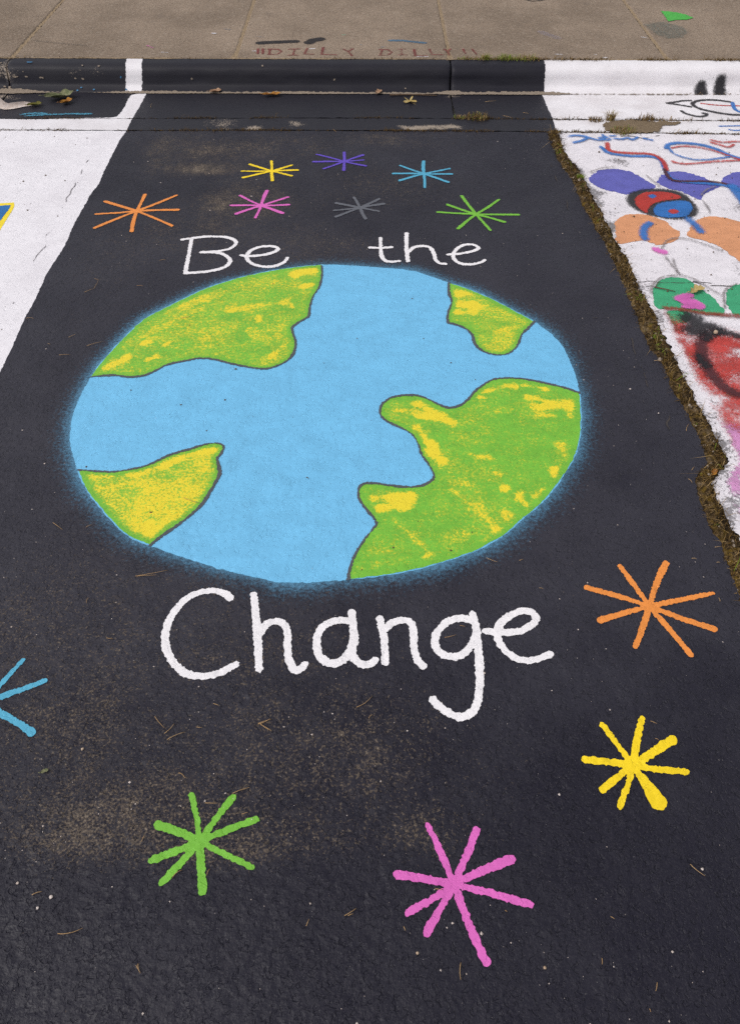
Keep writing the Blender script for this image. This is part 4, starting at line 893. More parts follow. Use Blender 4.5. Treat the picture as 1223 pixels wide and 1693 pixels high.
def tuft(x, y, z, n, h, r, t0, t1, label):
    a = rng.uniform(0, 2 * np.pi, n); q = np.sqrt(rng.random(n)) * r
    Pn = np.stack([x + q * np.cos(a), y + q * np.sin(a) * 0.7, np.full(n, z)], 1)
    V, lo, st, tot, ti = blades(Pn, rng.uniform(0.4, 1, n) * h, rng.uniform(0.0012, 0.0022, n), rng.uniform(0.2, 1.1, n), rng.uniform(t0, t1, n))
    o = link('grass_tuft', raw_mesh('grass_tuft', V, lo, st, tot, {'tint': ti}, False), mBLADE)
    tag(o, label, 'grass', 'grass tufts in the seams')
tuft(1.555, 5.055, 0.0, 90, 0.085, 0.03, 0.42, 0.8, 'tall yellow grass tuft at the back edge of the dirt patch')
tuft(1.46, 5.05, 0.0, 120, 0.035, 0.05, 0.1, 0.6, 'low brown grass tuft left of the tall yellow one on the dirt patch')
tuft(1.60, 4.875, 0.0, 160, 0.04, 0.08, 0.3, 0.95, 'olive grass tuft on the near edge of the dirt patch')
tuft(1.79, 5.06, 0.0, 90, 0.05, 0.05, 0.2, 0.62, 'brown grass tuft at the right end of the dirt patch')
tuft(0.70, 5.085, 0.0, 170, 0.045, 0.075, 0.05, 0.85, 'dark leafy weed rooted in the gutter seam on black paint')
tuft(0.585, 5.09, 0.0, 60, 0.03, 0.04, 0.3, 0.9, 'small weed at the gutter slab joint')
tuft(0.80, 5.71, 0.146, 70, 0.055, 0.03, 0.6, 1.0, 'bright green grass tuft on top of the black kerb')
tuft(0.93, 5.71, 0.146, 90, 0.045, 0.06, 0.75, 1.0, 'wide green grass tuft at the back of the black kerb')
tuft(1.08, 5.705, 0.146, 90, 0.045, 0.07, 0.45, 0.9, 'olive grass tuft on the kerb near the white end')
tuft(1.21, 4.24, 0.0, 60, 0.035, 0.02, 0.8, 1.0, 'green sprout in the crack near the gutter')

# ================================================================== PAINTED THINGS
# --- hairline cracks
for k, (side, hw, thr, P) in enumerate(T['cracks']):
    crack({'l': lbay, 'r': rbay, 'b': bay}[side], P, hw, 0.5 if side != 'b' else 1, thr, 110 + 4 * k)

# --- painted globe
G = crv(T['globe'], 3, True)
gb = bbox(G, 0.30)
gc = (float(G[:, 0].mean()), float(G[:, 1].mean()), 0)
globe = empty('painted_globe', gc, 'big blue and green globe painted in the middle of the black bay', 'painting')
C_BLUE = C_['blue_globe']
mOCEAN = m_paint('ocean_blue', C_BLUE, var=0.07, rough=0.5, spec=0.3, scuff=0.3)
_g = {}
def d_globe(X, Y):
    key = (X.shape, float(X[0, 0]), float(Y[0, 0]))
    if key not in _g:
        _g[key] = d_poly(X, Y, G)
    return _g[key]
region('spray_halo', m_paint('halo_blue', (0.115, 0.300, 0.475), var=0.08, amax=0.80, rough=0.42, spec=0.34, soft=True, grainy=-0.2, wide=0.9, nscale=85), lambda X, Y: np.minimum(d_globe(X, Y) + 0.30, 0.012 - d_globe(X, Y)), gb, lift=0.0006,
       attrs={'cover': lambda X, Y, d: 0.20 + 0.52 * np.exp(np.minimum(d_globe(X, Y), 0) / 0.045) * (0.88 + 0.35 * vn(X, Y, 0.22, 140) + 0.15 * vn(X, Y, 0.06, 144)) - 0.60 * np.clip(-d_globe(X, Y) / 0.30, 0, 1) ** 0.8}, parent=globe)
region('ocean', mOCEAN, lambda X, Y: d_globe(X, Y) + rag(X, Y, 0.004, 2), gb, lift=0.0012, parent=globe)
LAND = dict(nw='north western', ne='north eastern', sw='south western', se='south eastern')
mLAND = m_paint('land_green', C_['green'], var=0.10, rough=0.5, spec=0.3, yel=(0.87, 0.66, 0.035))
mCOAST = m_paint('coast_grey', C_['outline'], var=0.1)
for key in ('nw', 'ne', 'sw', 'se'):
    coast, outer = T['land'][key]
    cc = crv(coast, 4)
    pg = np.vstack([cc, np.array(outer)])
    def f_land(X, Y, pg=pg):
        return np.minimum(d_poly(X, Y, pg), d_poly(X, Y, G) - 0.004) + rag(X, Y, 0.003, 5)
    def yel(X, Y, d, key=key):
        a = np.zeros_like(X)
        for (x0, y0, x1, y1, wd, am) in T['yel'][key]:
            q = d_line(X, Y, [(x0, y0), (x1, y1)], wd)
            q = q + 0.020 * vn(X, Y, 0.04, 141)
            a = np.maximum(a, am * np.clip(q / (0.022 + wd * 0.5) + 0.6, 0, 1))
        base = {'nw': 0.34, 'ne': 0.40, 'sw': 0.52, 'se': 0.20}[key]
        a = np.maximum(a, base + 0.16 * vn(X, Y, 0.09, 142) + 0.10 * vn(X, Y * 2, 0.05, 143))
        return a * np.clip(d / 0.028 - 0.15, 0, 1)
    ob = region('continent', mLAND, f_land, bbox(pg, 0.03), lift=0.0020, attrs={'yel': yel}, parent=globe)
    ob['label'] = {'nw': 'large green continent under the word Be', 'ne': 'small green and yellow continent at the upper right rim', 'sw': 'mostly yellow continent at the lower left rim', 'se': 'largest green continent at the lower right rim'}[key]
    region('coast_line', mCOAST, lambda X, Y, cc=cc: np.minimum(d_line(X, Y, cc, 0.0052) + brush(X, Y, 0.003, 6) + 0.0018 * vn(X, Y, 0.09, 7), d_poly(X, Y, G) + 0.002), bbox(cc, 0.03), lift=0.0028, stride=0.5, parent=ob)

# --- stars
def m_of(c, miss=0.08):
    return m_paint('paint_' + c, C_[c], var=0.07, miss=miss, rough=0.5, spec=0.3, under=(0.06, 0.05, 0.045))
STARS = [
    ('yellow_far', 'gold', .0088, 'small yellow star among the far stars, left of the purple one'),
    ('purple', 'purple', .0088, 'purple star, farthest of the small stars'),
    ('pink_far', 'pink', .0090, 'small pink star above the word Be'),
    ('grey', 'grey', .0090, 'grey star between the small pink and small green ones'),
    ('orange_far', 'orange', .0098, 'small orange star beside the white left bay'),
    ('cyan_far', 'cyan', .0092, 'small light blue star above the word the'),
    ('green_far', 'green', .0090, 'small green star up right of the word the'),
    ('orange', 'orange', .0098, 'large orange star right of the word Change'),
    ('yellow', 'gold', .0098, 'large yellow star with one fat ray at the right'),
    ('green', 'green', .0095, 'large green star on the worn patch at the lower left'),
    ('pink', 'pink', .0098, 'large pink star nearest the bottom of the picture'),
    ('cyan', 'cyan', .0095, 'large light blue star cut by the left edge'),
]
for key, colr, hw, lab in STARS:
    ctr, ends = T['stars'][key]
    c0 = np.array(ctr)
    far = ctr[1] > 3
    def f_star(X, Y, c0=c0, ends=ends, hw=hw, key=key, far=far):
        d = hw * 1.35 - np.hypot(X - c0[0], Y - c0[1])
        for q, e in enumerate(ends):
            e = np.array(e)
            w0, w1 = hw * (0.9 + 0.1 * math.sin(q * 4.1 + len(key))), hw * (1.0 + 0.18 * math.sin(q * 2.3 + len(key)))
            if key == 'yellow':
                w0, w1 = [(hw * .7, hw * .8), (hw, hw * .95), (hw * 1.0, hw * 1.25), (hw * .9, hw), (hw * .7, hw * 2.3), (hw * .8, hw * .9), (hw * .8, hw * 1.0), (hw, hw * 1.1)][q]
            mid = c0 + (e - c0) * 0.5 + np.array([-(e - c0)[1], (e - c0)[0]]) * 0.018 * math.sin(q * 1.7 + len(key))
            d = np.maximum(d, d_line(X, Y, crv([c0, mid, e], 4), w0, w1))
        return d + brush(X, Y, 0.0022 if far else 0.0029, 11)
    st = region('painted_star', m_of(colr, 0.24 if key in ('green', 'cyan', 'orange_far') else 0.14), f_star, bbox(list(ends) + [ctr], 0.04), lift=0.0016, stride=0.5)
    tag(st, lab, 'star', 'painted eight-ray stars')

# --- lettering
mLET = m_paint('lettering_white', (0.83, 0.80, 0.82), var=0.04, miss=0.16, rough=0.5, under=(0.10, 0.09, 0.09))
for key, lab, hw in (('be', 'white painted word Be above the globe', .0100), ('the', 'white painted word the above the globe', .0100), ('change', 'large white painted word Change below the globe', .0118)):
    allp = [p for _, ss in T['words'][key] for s in ss for p in s]
    b = np.array(allp)
    wd = empty('painted_word', (float(b[:, 0].mean()), float(b[:, 1].min()), 0), lab, 'lettering', 'words painted in white')
    for ch, strokes in T['words'][key]:
        Ls = [crv(s, 6) for s in strokes]
        def f_l(X, Y, Ls=Ls, hw=hw):
            d = np.full(X.shape, -9.0)
            for Lc in Ls:
                d = np.maximum(d, d_line(X, Y, Lc, hw))
            return d + brush(X, Y, 0.0031, 13)
        o = region('letter', mLET, f_l, bbox(np.vstack(Ls), 0.03), lift=0.0016, stride=0.5, parent=wd)
        o['label'] = 'painted letter ' + ch

# --- blue and yellow emblem corner in the left bay
em = T['left_emblem']
b = np.array(em['yellow'])
e0 = empty('painted_emblem', (float(b[:, 0].mean()), float(b[:, 1].mean()), 0), 'corner of a blue shape with yellow border on the white left bay', 'painting')
region('border', m_of('yellow'), lambda X, Y: d_poly(X, Y, np.array(em['yellow'])) + rag(X, Y, 0.004, 14), bbox(em['yellow'], 0.03), stride=2, lift=0.001, parent=e0)
region('field', m_paint('emblem_blue', (0.02, 0.145, 0.40)), lambda X, Y: d_poly(X, Y, np.array(em['blue'])) + rag(X, Y, 0.004, 15), bbox(em['blue'], 0.03), stride=2, lift=0.002, parent=e0)

# --- flower graffiti in the right bay
LIFT = [0.0008]
def nxt(d=0.00022):
    LIFT[0] += d
    return LIFT[0]
PET = [('violet', 'violet petal nearest the mossy crack'), ('violet', 'violet petal crossed by a blue and maroon line'), ('violet', 'violet petal cut by the right edge'),
       ('peach', 'peach petal beside the mossy crack below the ringed eye'), ('peach', 'peach petal at the right edge'),
       ('leafgreen', 'green petal with pink dabs and an oak leaf on it'), ('leafgreen', 'green petal cut by the right edge'), ('leafgreen', 'small green scrap below the rust red band')]
for (cn, P), (mk, lab) in zip(T['petals'], PET):
    pg = crv(P, 4, True)
    o = region('painted_petal', m_paint('petal_' + mk, C_[mk], var=0.12, miss=0.16, under=(0.6, 0.56, 0.6), rough=0.6), lambda X, Y, pg=pg: d_poly(X, Y, pg) + rag(X, Y, 0.012, 16), bbox(pg, 0.04), stride=2, lift=nxt())
    tag(o, lab, 'petal', 'flower petals painted in the right bay')
b = np.array(T['ring']['outer'])
rg = empty('painted_eye', (float(b[:, 0].mean()), float(b[:, 1].mean()), 0), 'black ring enclosing a red half and a blue half', 'painting')
for nm, part, mk in (('outer', 'ring', 'charcoal'), ('red', 'red_half', 'red'), ('blue', 'blue_half', 'blue'), ('bluedot', 'blue_dot', 'blue'), ('reddot', 'red_dot', 'red')):
    pg = crv(T['ring'][nm], 4, True)
    soft = 0.024 if nm == 'outer' else 0.010
    region(part, m_paint('spray_' + mk, C_[mk], var=0.15, soft=True, rough=0.6), lambda X, Y, pg=pg, soft=soft: d_poly(X, Y, pg) + soft, bbox(pg, 0.05), stride=2, lift=nxt(),
           attrs={'cover': lambda X, Y, d, soft=soft: np.clip(d / (2 * soft), 0, 1.05)}, parent=rg)
SP = [([30], 'spray_cloud', 'faint pink sprayed cloud inside the black arc'), ([24, 25, 27, 28, 29], 'spray_cloud', 'blotchy red sprayed cloud over the white right bay'), ([26], 'spray_band', 'bright red sprayed band crossing the maroon curve'),
      ([36], 'spray_patch', 'pink sprayed patch beside the bend of the mossy crack'), ([37], 'spray_patch', 'tiny pink spot below the larger pink patch'), ([38], 'spray_patch', 'lowest pink patch at the right edge'),
      ([1], 'spray_line', 'long blue sprayed line running down over the violet petals'), ([0], 'spray_line', 'short red sprayed line above the long blue one'), ([2], 'spray_line', 'maroon sprayed line across the violet petal'),
      ([3], 'spray_line', 'thick blue sprayed arch at the upper right'), ([4], 'spray_line', 'thin red line under the blue arch'), ([5], 'spray_line', 'thin blue loop closing the blue arch'), ([6], 'spray_line', 'thin red line ending in a dot below the arch'),
      ([7, 8], 'spray_scribble', 'red scribble in the upper right corner'), ([9, 10, 11, 12, 13, 14], 'spray_scribble', 'blue scribbled writing beside the top of the mossy crack'),
      ([15], 'spray_patch', 'blue dab on the peach petal by the crack'), ([16], 'spray_patch', 'blue drip running from the black ring'), ([17], 'spray_patch', 'soft blue smear at the right end of the long blue line'),
      ([18], 'spray_patch', 'small pink dab below the peach petal'), ([19, 20, 21], 'spray_scribble', 'pink scribble on the green petal'), ([22, 23], 'spray_band', 'rust red band under the green petals'),
      ([34], 'spray_line', 'maroon sprayed curve through the red cloud'), ([31, 32], 'spray_patch', 'black sprayed blotch below the green petal'), ([33], 'spray_line', 'black sprayed arc running right from the black blotch'), ([35], 'spray_patch', 'black smudge on the maroon curve')]
CLOUD = {24, 25, 27, 28, 29, 30}
for idx, nm, lab in SP:
    items = [T['spray'][i] for i in idx]
    cn = items[0][0]
    cloud = idx[0] in CLOUD
    Ls = [(crv(it[3], 5), it[1], it[2] * (1.0 if cloud else 1.8)) for it in items]
    mx = max(it[2] for it in items)
    def f_s(X, Y, Ls=Ls):
        d = np.full(X.shape, -9.0)
        for Lc, hw, so in Ls:
            d = np.maximum(d, (d_line(X, Y, Lc, hw) + so) / (2 * so))
        return np.minimum(d, (X - x_cr(Y) - 0.03) / 0.05)
    cov = (lambda X, Y, d: np.clip(d, 0, 1) * (0.74 + 0.46 * vn(X, Y, 0.10, 150) + 0.32 * vn(X, Y, 0.035, 151))) if cloud else (lambda X, Y, d: np.clip(d, 0, 1.05))
    allp = np.vstack([q[0] for q in Ls])
    mt = m_paint('cloud_' + cn, (0.56, 0.060, 0.050) if cn == 'red' else C_[cn], var=0.2, soft=True, rough=0.6, wide=0.8, amax=0.84) if (cloud or idx == [26]) else m_paint('spray_' + cn, C_[cn], var=0.15, soft=True, rough=0.6)
    o = region(nm, mt, f_s, bbox(allp, max(q[1] + q[2] for q in Ls) + 0.02), stride=2, lift=nxt(), attrs={'cover': cov})
    tag(o, lab, 'graffiti', 'spray marks on the right bay')
GL = ['thin grey outline of a white petal below the peach petal', 'grey stem line left of the white petal', 'grey outline over the green petal with the leaf', 'grey outline at the left of the green petal', 'grey outline of the green petal at the right edge',
      'short grey outline below the second violet petal', 'grey outline on top of the violet petal by the crack', 'grey outline between two violet petals', 'grey outline right of the black ring']
for P, lab in zip(T['grey_lines'], GL):
    Lc = crv(P, 5)
    o = region('petal_outline', m_paint('spray_pencil', (0.22, 0.19, 0.185), soft=True, var=0.2), lambda X, Y, Lc=Lc: d_line(X, Y, Lc, 0.012), bbox(Lc, 0.03), stride=2, lift=nxt(), attrs={'cover': lambda X, Y, d: np.clip(d / 0.012, 0, 0.62)})
    tag(o, lab, 'graffiti', 'petal outlines on the right bay')

# --- sprayed tag on the white gutter, kerb fingers
gl = [0.0012]
def gspray(nm, Ls, mk, hw, soft, lab, height=hgut, cat='graffiti'):
    Ls = [crv(P, 6) for P in Ls]
    gl[0] += 0.0004
    o = region(nm, m_paint('spray_' + mk, C_[mk], var=0.12, soft=True, rough=0.6), lambda X, Y: np.max([d_line(X, Y, q, hw) for q in Ls], axis=0) + soft, bbox(np.vstack(Ls), 0.06), height=height, lift=gl[0], attrs={'cover': lambda X, Y, d: np.clip(d / (2 * soft), 0, 1.05)})
    tag(o, lab, cat, 'spray marks on the white gutter')
gspray('spray_line', [T['gutter_red']], 'red', 0.008, 0.006, 'thin red sprayed line inside the black curve on the gutter')
gspray('spray_line', [T['gutter_blue']], 'blue', 0.013, 0.006, 'blue sprayed hook on the white gutter at the right edge')
gspray('spray_scribble', [T['gutter_spray'][0]], 'charcoal', 0.012, 0.007, 'black sprayed arrow tip on the white gutter')
gspray('spray_line', [T['gutter_spray'][1]], 'charcoal', 0.014, 0.008, 'large black sprayed curve on the white gutter')
gspray('spray_scribble', [T['gutter_spray'][2]], 'charcoal', 0.012, 0.008, 'small black sprayed hook under the arrow tip on the gutter')
gspray('spray_line', [T['strip_blue'][0]], 'blue', 0.008, 0.005, 'upper blue sprayed dash on the strip at the right', height=asphalt)
gspray('spray_line', [T['strip_blue'][1]], 'blue', 0.008, 0.005, 'lower blue sprayed dash on the strip at the right', height=asphalt)
gspray('paint_smear', [[(-2.28, 5.14), (-2.2, 5.16), (-2.12, 5.15)], [(-2.24, 5.12), (-2.0, 5.145), (-1.83, 5.15)]], 'cyan', 0.006, 0.02, 'light blue paint smear on the black gutter at the left')
for k, (x, s0, s1, hw) in enumerate(T['kerb_marks']):
    def wk(V):
        dy, z = kerb_pt(V[:, 1])
        dy2, z2 = kerb_pt(V[:, 1] + 0.004)
        ty, tz = dy2 - dy, z2 - z
        ln = np.hypot(ty, tz) + 1e-9
        lift = 0.0045
        out = np.stack([V[:, 0], 5.503 + dy - tz / ln * lift, z + ty / ln * lift], 1)
        return shear(out)
    o = region('spray_patch', m_paint('finger_black', C_['charcoal'], soft=True, wide=0.7, amax=0.92), lambda X, Y, x=x, s0=s0, s1=s1, hw=hw: d_line(X, Y, [(x, s0), (x + 0.004, s1)], hw * 1.3, hw * 0.95) + 0.020, (x - 0.08, 0.0, x + 0.08, 0.26), height=flat(0.0), attrs={'cover': lambda X, Y, d: np.clip(d / 0.038, 0, 1.05)}, warp=wk)
    tag(o, ['left of three black finger marks sprayed on the white kerb', 'middle and tallest of three black finger marks on the white kerb', 'right of three black finger marks on the white kerb, at the picture edge'][k], 'graffiti', 'black finger marks on the kerb')

# paint chipped off the black kerb, and specks of blue on it
for cc_, mt, nm in (('c', mSAND, 'chipped_spot'), ('b', m_paint('fleck_blue2', (0.05, 0.20, 0.38)), 'blue_speck')):
    for (x, s_, hw, c_) in T['kerb_chips']:
        if c_ == cc_:
            region(nm, mt, lambda X, Y, x=x, s_=s_, hw=hw: 1.0 * (0.0055 - np.hypot((X - x) * 0.0055 / hw, Y - s_)) + 0.003 * vn(X, Y, 0.008, 77), (x - hw * 2, max(s_ - 0.02, 0), x + hw * 2, s_ + 0.02), height=flat(0.0), stride=0.5, warp=wk, parent=kerb)

# --- sidewalk lettering and stains
fz = flat(ZW)
b = np.array([p for g_ in T['dilly'] for s in g_ for p in s])
wd = empty('painted_inscription', (float(b[:, 0].mean()), float(b[:, 1].min()), ZW), 'faded red hand painted words along the front of the sidewalk', 'lettering')
mRL = m_paint('faded_red', (0.20, 0.03, 0.035), soft=True, var=0.2, rough=0.8, amax=0.62)
for g_ in T['dilly']:
    Ls = [np.array(s) for s in g_]
    o = region('letter', mRL, lambda X, Y, Ls=Ls: np.max([d_line(X, Y, q, 0.0165) for q in Ls], axis=0), bbox(np.vstack(Ls), 0.03), height=fz, lift=0.0032, attrs={'cover': lambda X, Y, d: np.clip(d / 0.0125, 0, 0.95) * (0.80 + 0.25 * vn(X, Y, 0.11, 160))}, parent=wd)
SL = ['long black smudge over the red sidewalk letters', 'short slanting black smudge over the red letters', 'blue streak above the second red word', 'small blue fleck beside the second red word', 'tiny blue dot between the two red words', 'pale blue smear left of the black smudge', 'white fleck under the slanting black smudge', 'white dot before the first red letter', 'mint green fleck on the sidewalk', 'white dash under the second red word',
      'lilac stain on the sidewalk', 'white fleck at the kerb near the white end', 'white fleck right of the white kerb corner', 'white dot beside the right sidewalk joint', 'tiny white fleck behind the white kerb', 'black curved mark at the top of the sidewalk', 'pink fleck behind the black kerb', 'white splash left of the sidewalk joint', 'blue fleck near the sidewalk joint', 'white dot at the sidewalk joint', 'white dash behind the black kerb', 'dark stain streak at the left of the sidewalk']
k = 0
for cn, hw, P in T['sw_marks'] + T['sw_small']:
    q = np.array(P)
    o = region('paint_fleck', m_paint('fleck_' + cn, (0.07, 0.17, 0.28) if cn == 'blue' else C_[cn], soft=True, var=0.15, rough=0.8, amax=0.7 if cn == 'blue' else 0.84), lambda X, Y, q=q, hw=hw: d_line(X, Y, q, hw) + 0.004 + rag(X, Y, 0.004, 19), bbox(q, 0.06), height=fz, lift=0.0024 + 0.0002 * (k % 3), attrs={'cover': lambda X, Y, d, cn=cn: np.clip(d / 0.016, 0, 0.38 if cn in ('lilac', 'stain', 'bluepale') else 0.74)})
    tag(o, SL[k], 'paint', 'paint flecks on the sidewalk')
    k += 1
gp = np.array(T['green_patch'])
o = region('paint_patch', m_paint('patch_green', (0.06, 0.40, 0.05)), lambda X, Y: d_poly(X, Y, gp) + rag(X, Y, 0.008, 20), bbox(gp, 0.04), height=fz, lift=0.0024)
tag(o, 'bright green paint patch on the sidewalk', 'paint')
ts = np.array(T['teal_stain'])
o = region('paint_patch', m_paint('stain_teal', (0.14, 0.17, 0.15), soft=True), lambda X, Y: d_poly(X, Y, ts) + 0.05, bbox(ts, 0.07), height=fz, lift=0.0020, attrs={'cover': lambda X, Y, d: np.clip(d / 0.12, 0, 0.45)})
tag(o, 'dull teal stain below the green paint patch', 'paint')

# ================================================================== LITTER
def zs(x, y):
    return float(asphalt(np.array([x]), np.array([y]))[0])
t = NT('needle')
mNEED = t.fin(t.mix(t.noise(3, 1), (0.30, 0.15, 0.05), (0.50, 0.36, 0.20)), 0.7, 0.2)
def tube(name, P, r0, r1, mat, parent=None, sides=5, cap=True):
    P = [Vector(p) for p in P]
    V, Fs = [], []
    n = len(P)
    for i, p in enumerate(P):
        d = (P[min(i + 1, n - 1)] - P[max(i - 1, 0)]).normalized()
        s = d.cross(Vector((0, 0, 1))).normalized()
        u_ = s.cross(d)
        r = r0 + (r1 - r0) * i / (n - 1)
        for k in range(sides):
            a = 2 * math.pi * k / sides
            V.append(p + s * math.cos(a) * r + u_ * math.sin(a) * r)
    for i in range(n - 1):
        for k in range(sides):
            Fs.append((i * sides + k, i * sides + (k + 1) % sides, (i + 1) * sides + (k + 1) % sides, (i + 1) * sides + k))
    Fs.append(tuple(range(sides))[::-1])
    Fs.append(tuple(range((n - 1) * sides, n * sides)))
    return pydata(name, V, Fs, mat, parent, True)
NEED = []
for i, (a, b) in enumerate(T['needles']):
    a, b = np.array(a), np.array(b)
    nrm = np.array([-(b - a)[1], (b - a)[0]])
    bow = random.uniform(-0.10, 0.10)
    pts = []
    for q in np.linspace(0, 1, 6):
        p = a + (b - a) * q + nrm * bow * 4 * q * (1 - q)
        z = zs(*p) if p[1] < 4.88 else 0.002
        pts.append((p[0], p[1], z + 0.0032 + 0.002 * math.sin(q * 3.1)))
    NEED.append((tube('pine_needle', pts, 0.0010, 0.0006, mNEED, sides=4), (a + b) / 2))
MARKS = {'the small yellow star': T['stars']['yellow_far'][0], 'the purple star': T['stars']['purple'][0], 'the small pink star': T['stars']['pink_far'][0], 'the grey star': T['stars']['grey'][0],
         'the small orange star': T['stars']['orange_far'][0], 'the small green star': T['stars']['green_far'][0], 'the large orange star': T['stars']['orange'][0], 'the large yellow star': T['stars']['yellow'][0],
         'the large green star': T['stars']['green'][0], 'the large pink star': T['stars']['pink'][0], 'the large light blue star': T['stars']['cyan'][0],
         'the letter B': T['words']['be'][0][1][0][2], 'the capital letter C': T['words']['change'][0][1][0][6], 'the letter g': T['words']['change'][4][1][1][4], 'the letter h of Change': T['words']['change'][1][1][0][3],
         'the yellow continent': T['land']['sw'][0][6], 'the largest continent': T['land']['se'][0][30], 'the continent under Be': T['land']['nw'][0][24], 'the twig in the gutter': T['leaves']['twig'][1],
         'the bend in the mossy crack': T['crack_l'][27], 'the acorn': T['leaves']['bud'], 'the white kerb end': T['gutter_white_r'][1]}
ORD = ['closest', 'second closest', 'third closest', 'fourth closest', 'fifth closest', 'sixth closest', 'seventh closest', 'eighth closest', 'ninth closest', 'tenth closest', 'eleventh closest', 'twelfth closest', 'thirteenth closest', 'fourteenth closest', 'fifteenth closest', 'sixteenth closest', 'seventeenth closest', 'eighteenth closest', 'nineteenth closest', 'twentieth closest']
byl = {}
for o, mid in NEED:
    nm = min(MARKS, key=lambda q: math.dist(mid, MARKS[q]))
    byl.setdefault(nm, []).append((math.dist(mid, MARKS[nm]), o))
for nm, lst in byl.items():
    # rank among all needles by distance to that mark
    ranks = sorted((math.dist(mid, MARKS[nm]), o.name) for o, mid in NEED)
    names = [q[1] for q in ranks]
    for d_, o in lst:
        r_ = names.index(o.name)
        tag(o, 'thin dry tan pine needle, ' + (ORD[r_] if r_ < len(ORD) else 'far') + ' to ' + nm, 'pine needle', 'fallen pine needles')

def m_leaf(name, a, b):
    t = NT(name)
    return t.fin(t.mix(t.ramp(t.noise(45, 4, 0.6), 0.35, 0.65), a, b), 0.75, 0.25, t.bump(t.noise(150, 3), 0.002))
def leaf(name, loc, rz, length, width, lobes, depth, curl, twist, mat, label, pet=0.2):
    """lobed blade curling up from its midrib, with a stalk"""
    ro = empty(name, (loc[0], loc[1], loc[2]), label, 'leaf', 'fallen leaves')
    nr, nc = 22, 6
    V, Fs = [], []
    M = Matrix.Translation(Vector(loc)) @ Matrix.Rotation(rz, 4, 'Z')
    def mid(tq):
        return Vector(((tq - 0.5) * length, math.sin(tq * 2.5) * twist * width, curl * length * (4 * (tq - 0.45) ** 2) + 0.004))
    for i in range(nr + 1):
        tq = i / nr
        env = math.sin(math.pi * min(1, tq ** 0.8)) ** 0.7 if 0 < tq < 1 else 0
        wv = width * 0.5 * env * (1 - depth + depth * abs(math.sin(tq * math.pi * lobes)))
        for k in range(-nc // 2, nc // 2 + 1):
            f = k / (nc / 2)
            p = mid(tq) + Vector((0.12 * length * abs(f) * env * 0.5, f * wv, abs(f) ** 1.6 * wv * 0.55 + 0.08 * width * math.sin(tq * 9 + f * 2) * abs(f)))
            V.append(M @ p)
    w_ = nc + 1
    for i in range(nr):
        for k in range(nc):
            Fs.append((i * w_ + k, i * w_ + k + 1, (i + 1) * w_ + k + 1, (i + 1) * w_ + k))
    pydata('blade', V, Fs, mat, ro, True)
    m0 = M @ mid(0)
    d = (M.to_3x3() @ Vector((-1, 0.25, 0))).normalized() * length * pet
    tube('stalk', [m0, m0 + d * 0.5 + Vector((0, 0, 0.002)), m0 + d], 0.0018, 0.0012, mat, ro)
    return ro
LV = T['leaves']
mOLIVE = m_leaf('leaf_olive', (0.10, 0.115, 0.05), (0.21, 0.205, 0.115))
mRUST = m_leaf('leaf_rust', (0.20, 0.075, 0.015), (0.42, 0.20, 0.03))
mTAN = m_leaf('leaf_tan', (0.30, 0.17, 0.10), (0.45, 0.30, 0.20))
mGOLD = m_leaf('leaf_gold', (0.36, 0.25, 0.08), (0.48, 0.38, 0.17))
mPALE = m_leaf('leaf_pale', (0.52, 0.43, 0.38), (0.66, 0.58, 0.54))
mDGRN = m_leaf('leaf_dark', (0.075, 0.075, 0.012), (0.15, 0.13, 0.02))
x, y = LV['left']; leaf('leaf', (x, y + 0.03, 0.004), 0.25, 0.20, 0.10, 2.5, 0.35, 0.16, 0.2, mOLIVE, 'large dull green curled leaf in the black gutter')
x, y = LV['left2']; leaf('leaf', (x, y - 0.01, 0.004), 0.5, 0.09, 0.06, 2, 0.4, 0.2, 0.3, mRUST, 'rust brown leaf touching the dull green one in the gutter')
x, y = LV['left3']; leaf('leaf', (x - 0.01, y, 0.004), 0.2, 0.10, 0.05, 2, 0.3, 0.1, 0.2, mDGRN, 'dark olive leaf at the end of the pale curled leaf')
# pale curled leaf: a long rolled-up blade with a raised tip
P = LV['paper']
ro = empty('leaf', (P[2][0], P[2][1], 0.0), 'long pale curled dry leaf with raised tip at the left of the gutter', 'leaf', 'fallen leaves')
V, Fs = [], []
c5 = crv(P, 5)
n5 = len(c5)
for i, p in enumerate(c5):
    tq = i / (n5 - 1)
    wv = 0.030 * math.sin(math.pi * min(1, 0.12 + tq * 0.88)) ** 0.6 + 0.004
    lift = 0.10 * max(0, 0.28 - tq) ** 1.2 / 0.28 ** 1.2
    for k in range(7):
        f = k / 6
        ang = -0.3 + f * 1.9
        V.append((p[0] - 0.02 * max(0, 0.28 - tq) * 4 * f, p[1] - 0.015 + wv * math.sin(ang) * 0.9, 0.004 + lift * f + wv * (1 - math.cos(ang)) * 0.75))
for i in range(n5 - 1):
    for k in range(6):
        Fs.append((i * 7 + k, (i + 1) * 7 + k, (i + 1) * 7 + k + 1, i * 7 + k + 1))
pydata('blade', V, Fs, mPALE, ro, True)
tube('stalk', [V[-4], Vector(V[-4]) + Vector((0.03, 0.004, 0.004)), Vector(V[-4]) + Vector((0.055, 0.01, 0.0))], 0.002, 0.0014, mTAN, ro)
x, y = LV['tan1']; leaf('leaf', (x, y, 0.004), 0.15, 0.085, 0.05, 2, 0.3, 0.12, 0.2, mTAN, 'small tan leaf at the kerb foot behind the yellow star')
x, y = LV['brown1']; leaf('leaf', (x, y, 0.004), 0.0, 0.13, 0.045, 3, 0.4, 0.10, 0.3, mRUST, 'long narrow brown leaf in the middle of the black gutter')
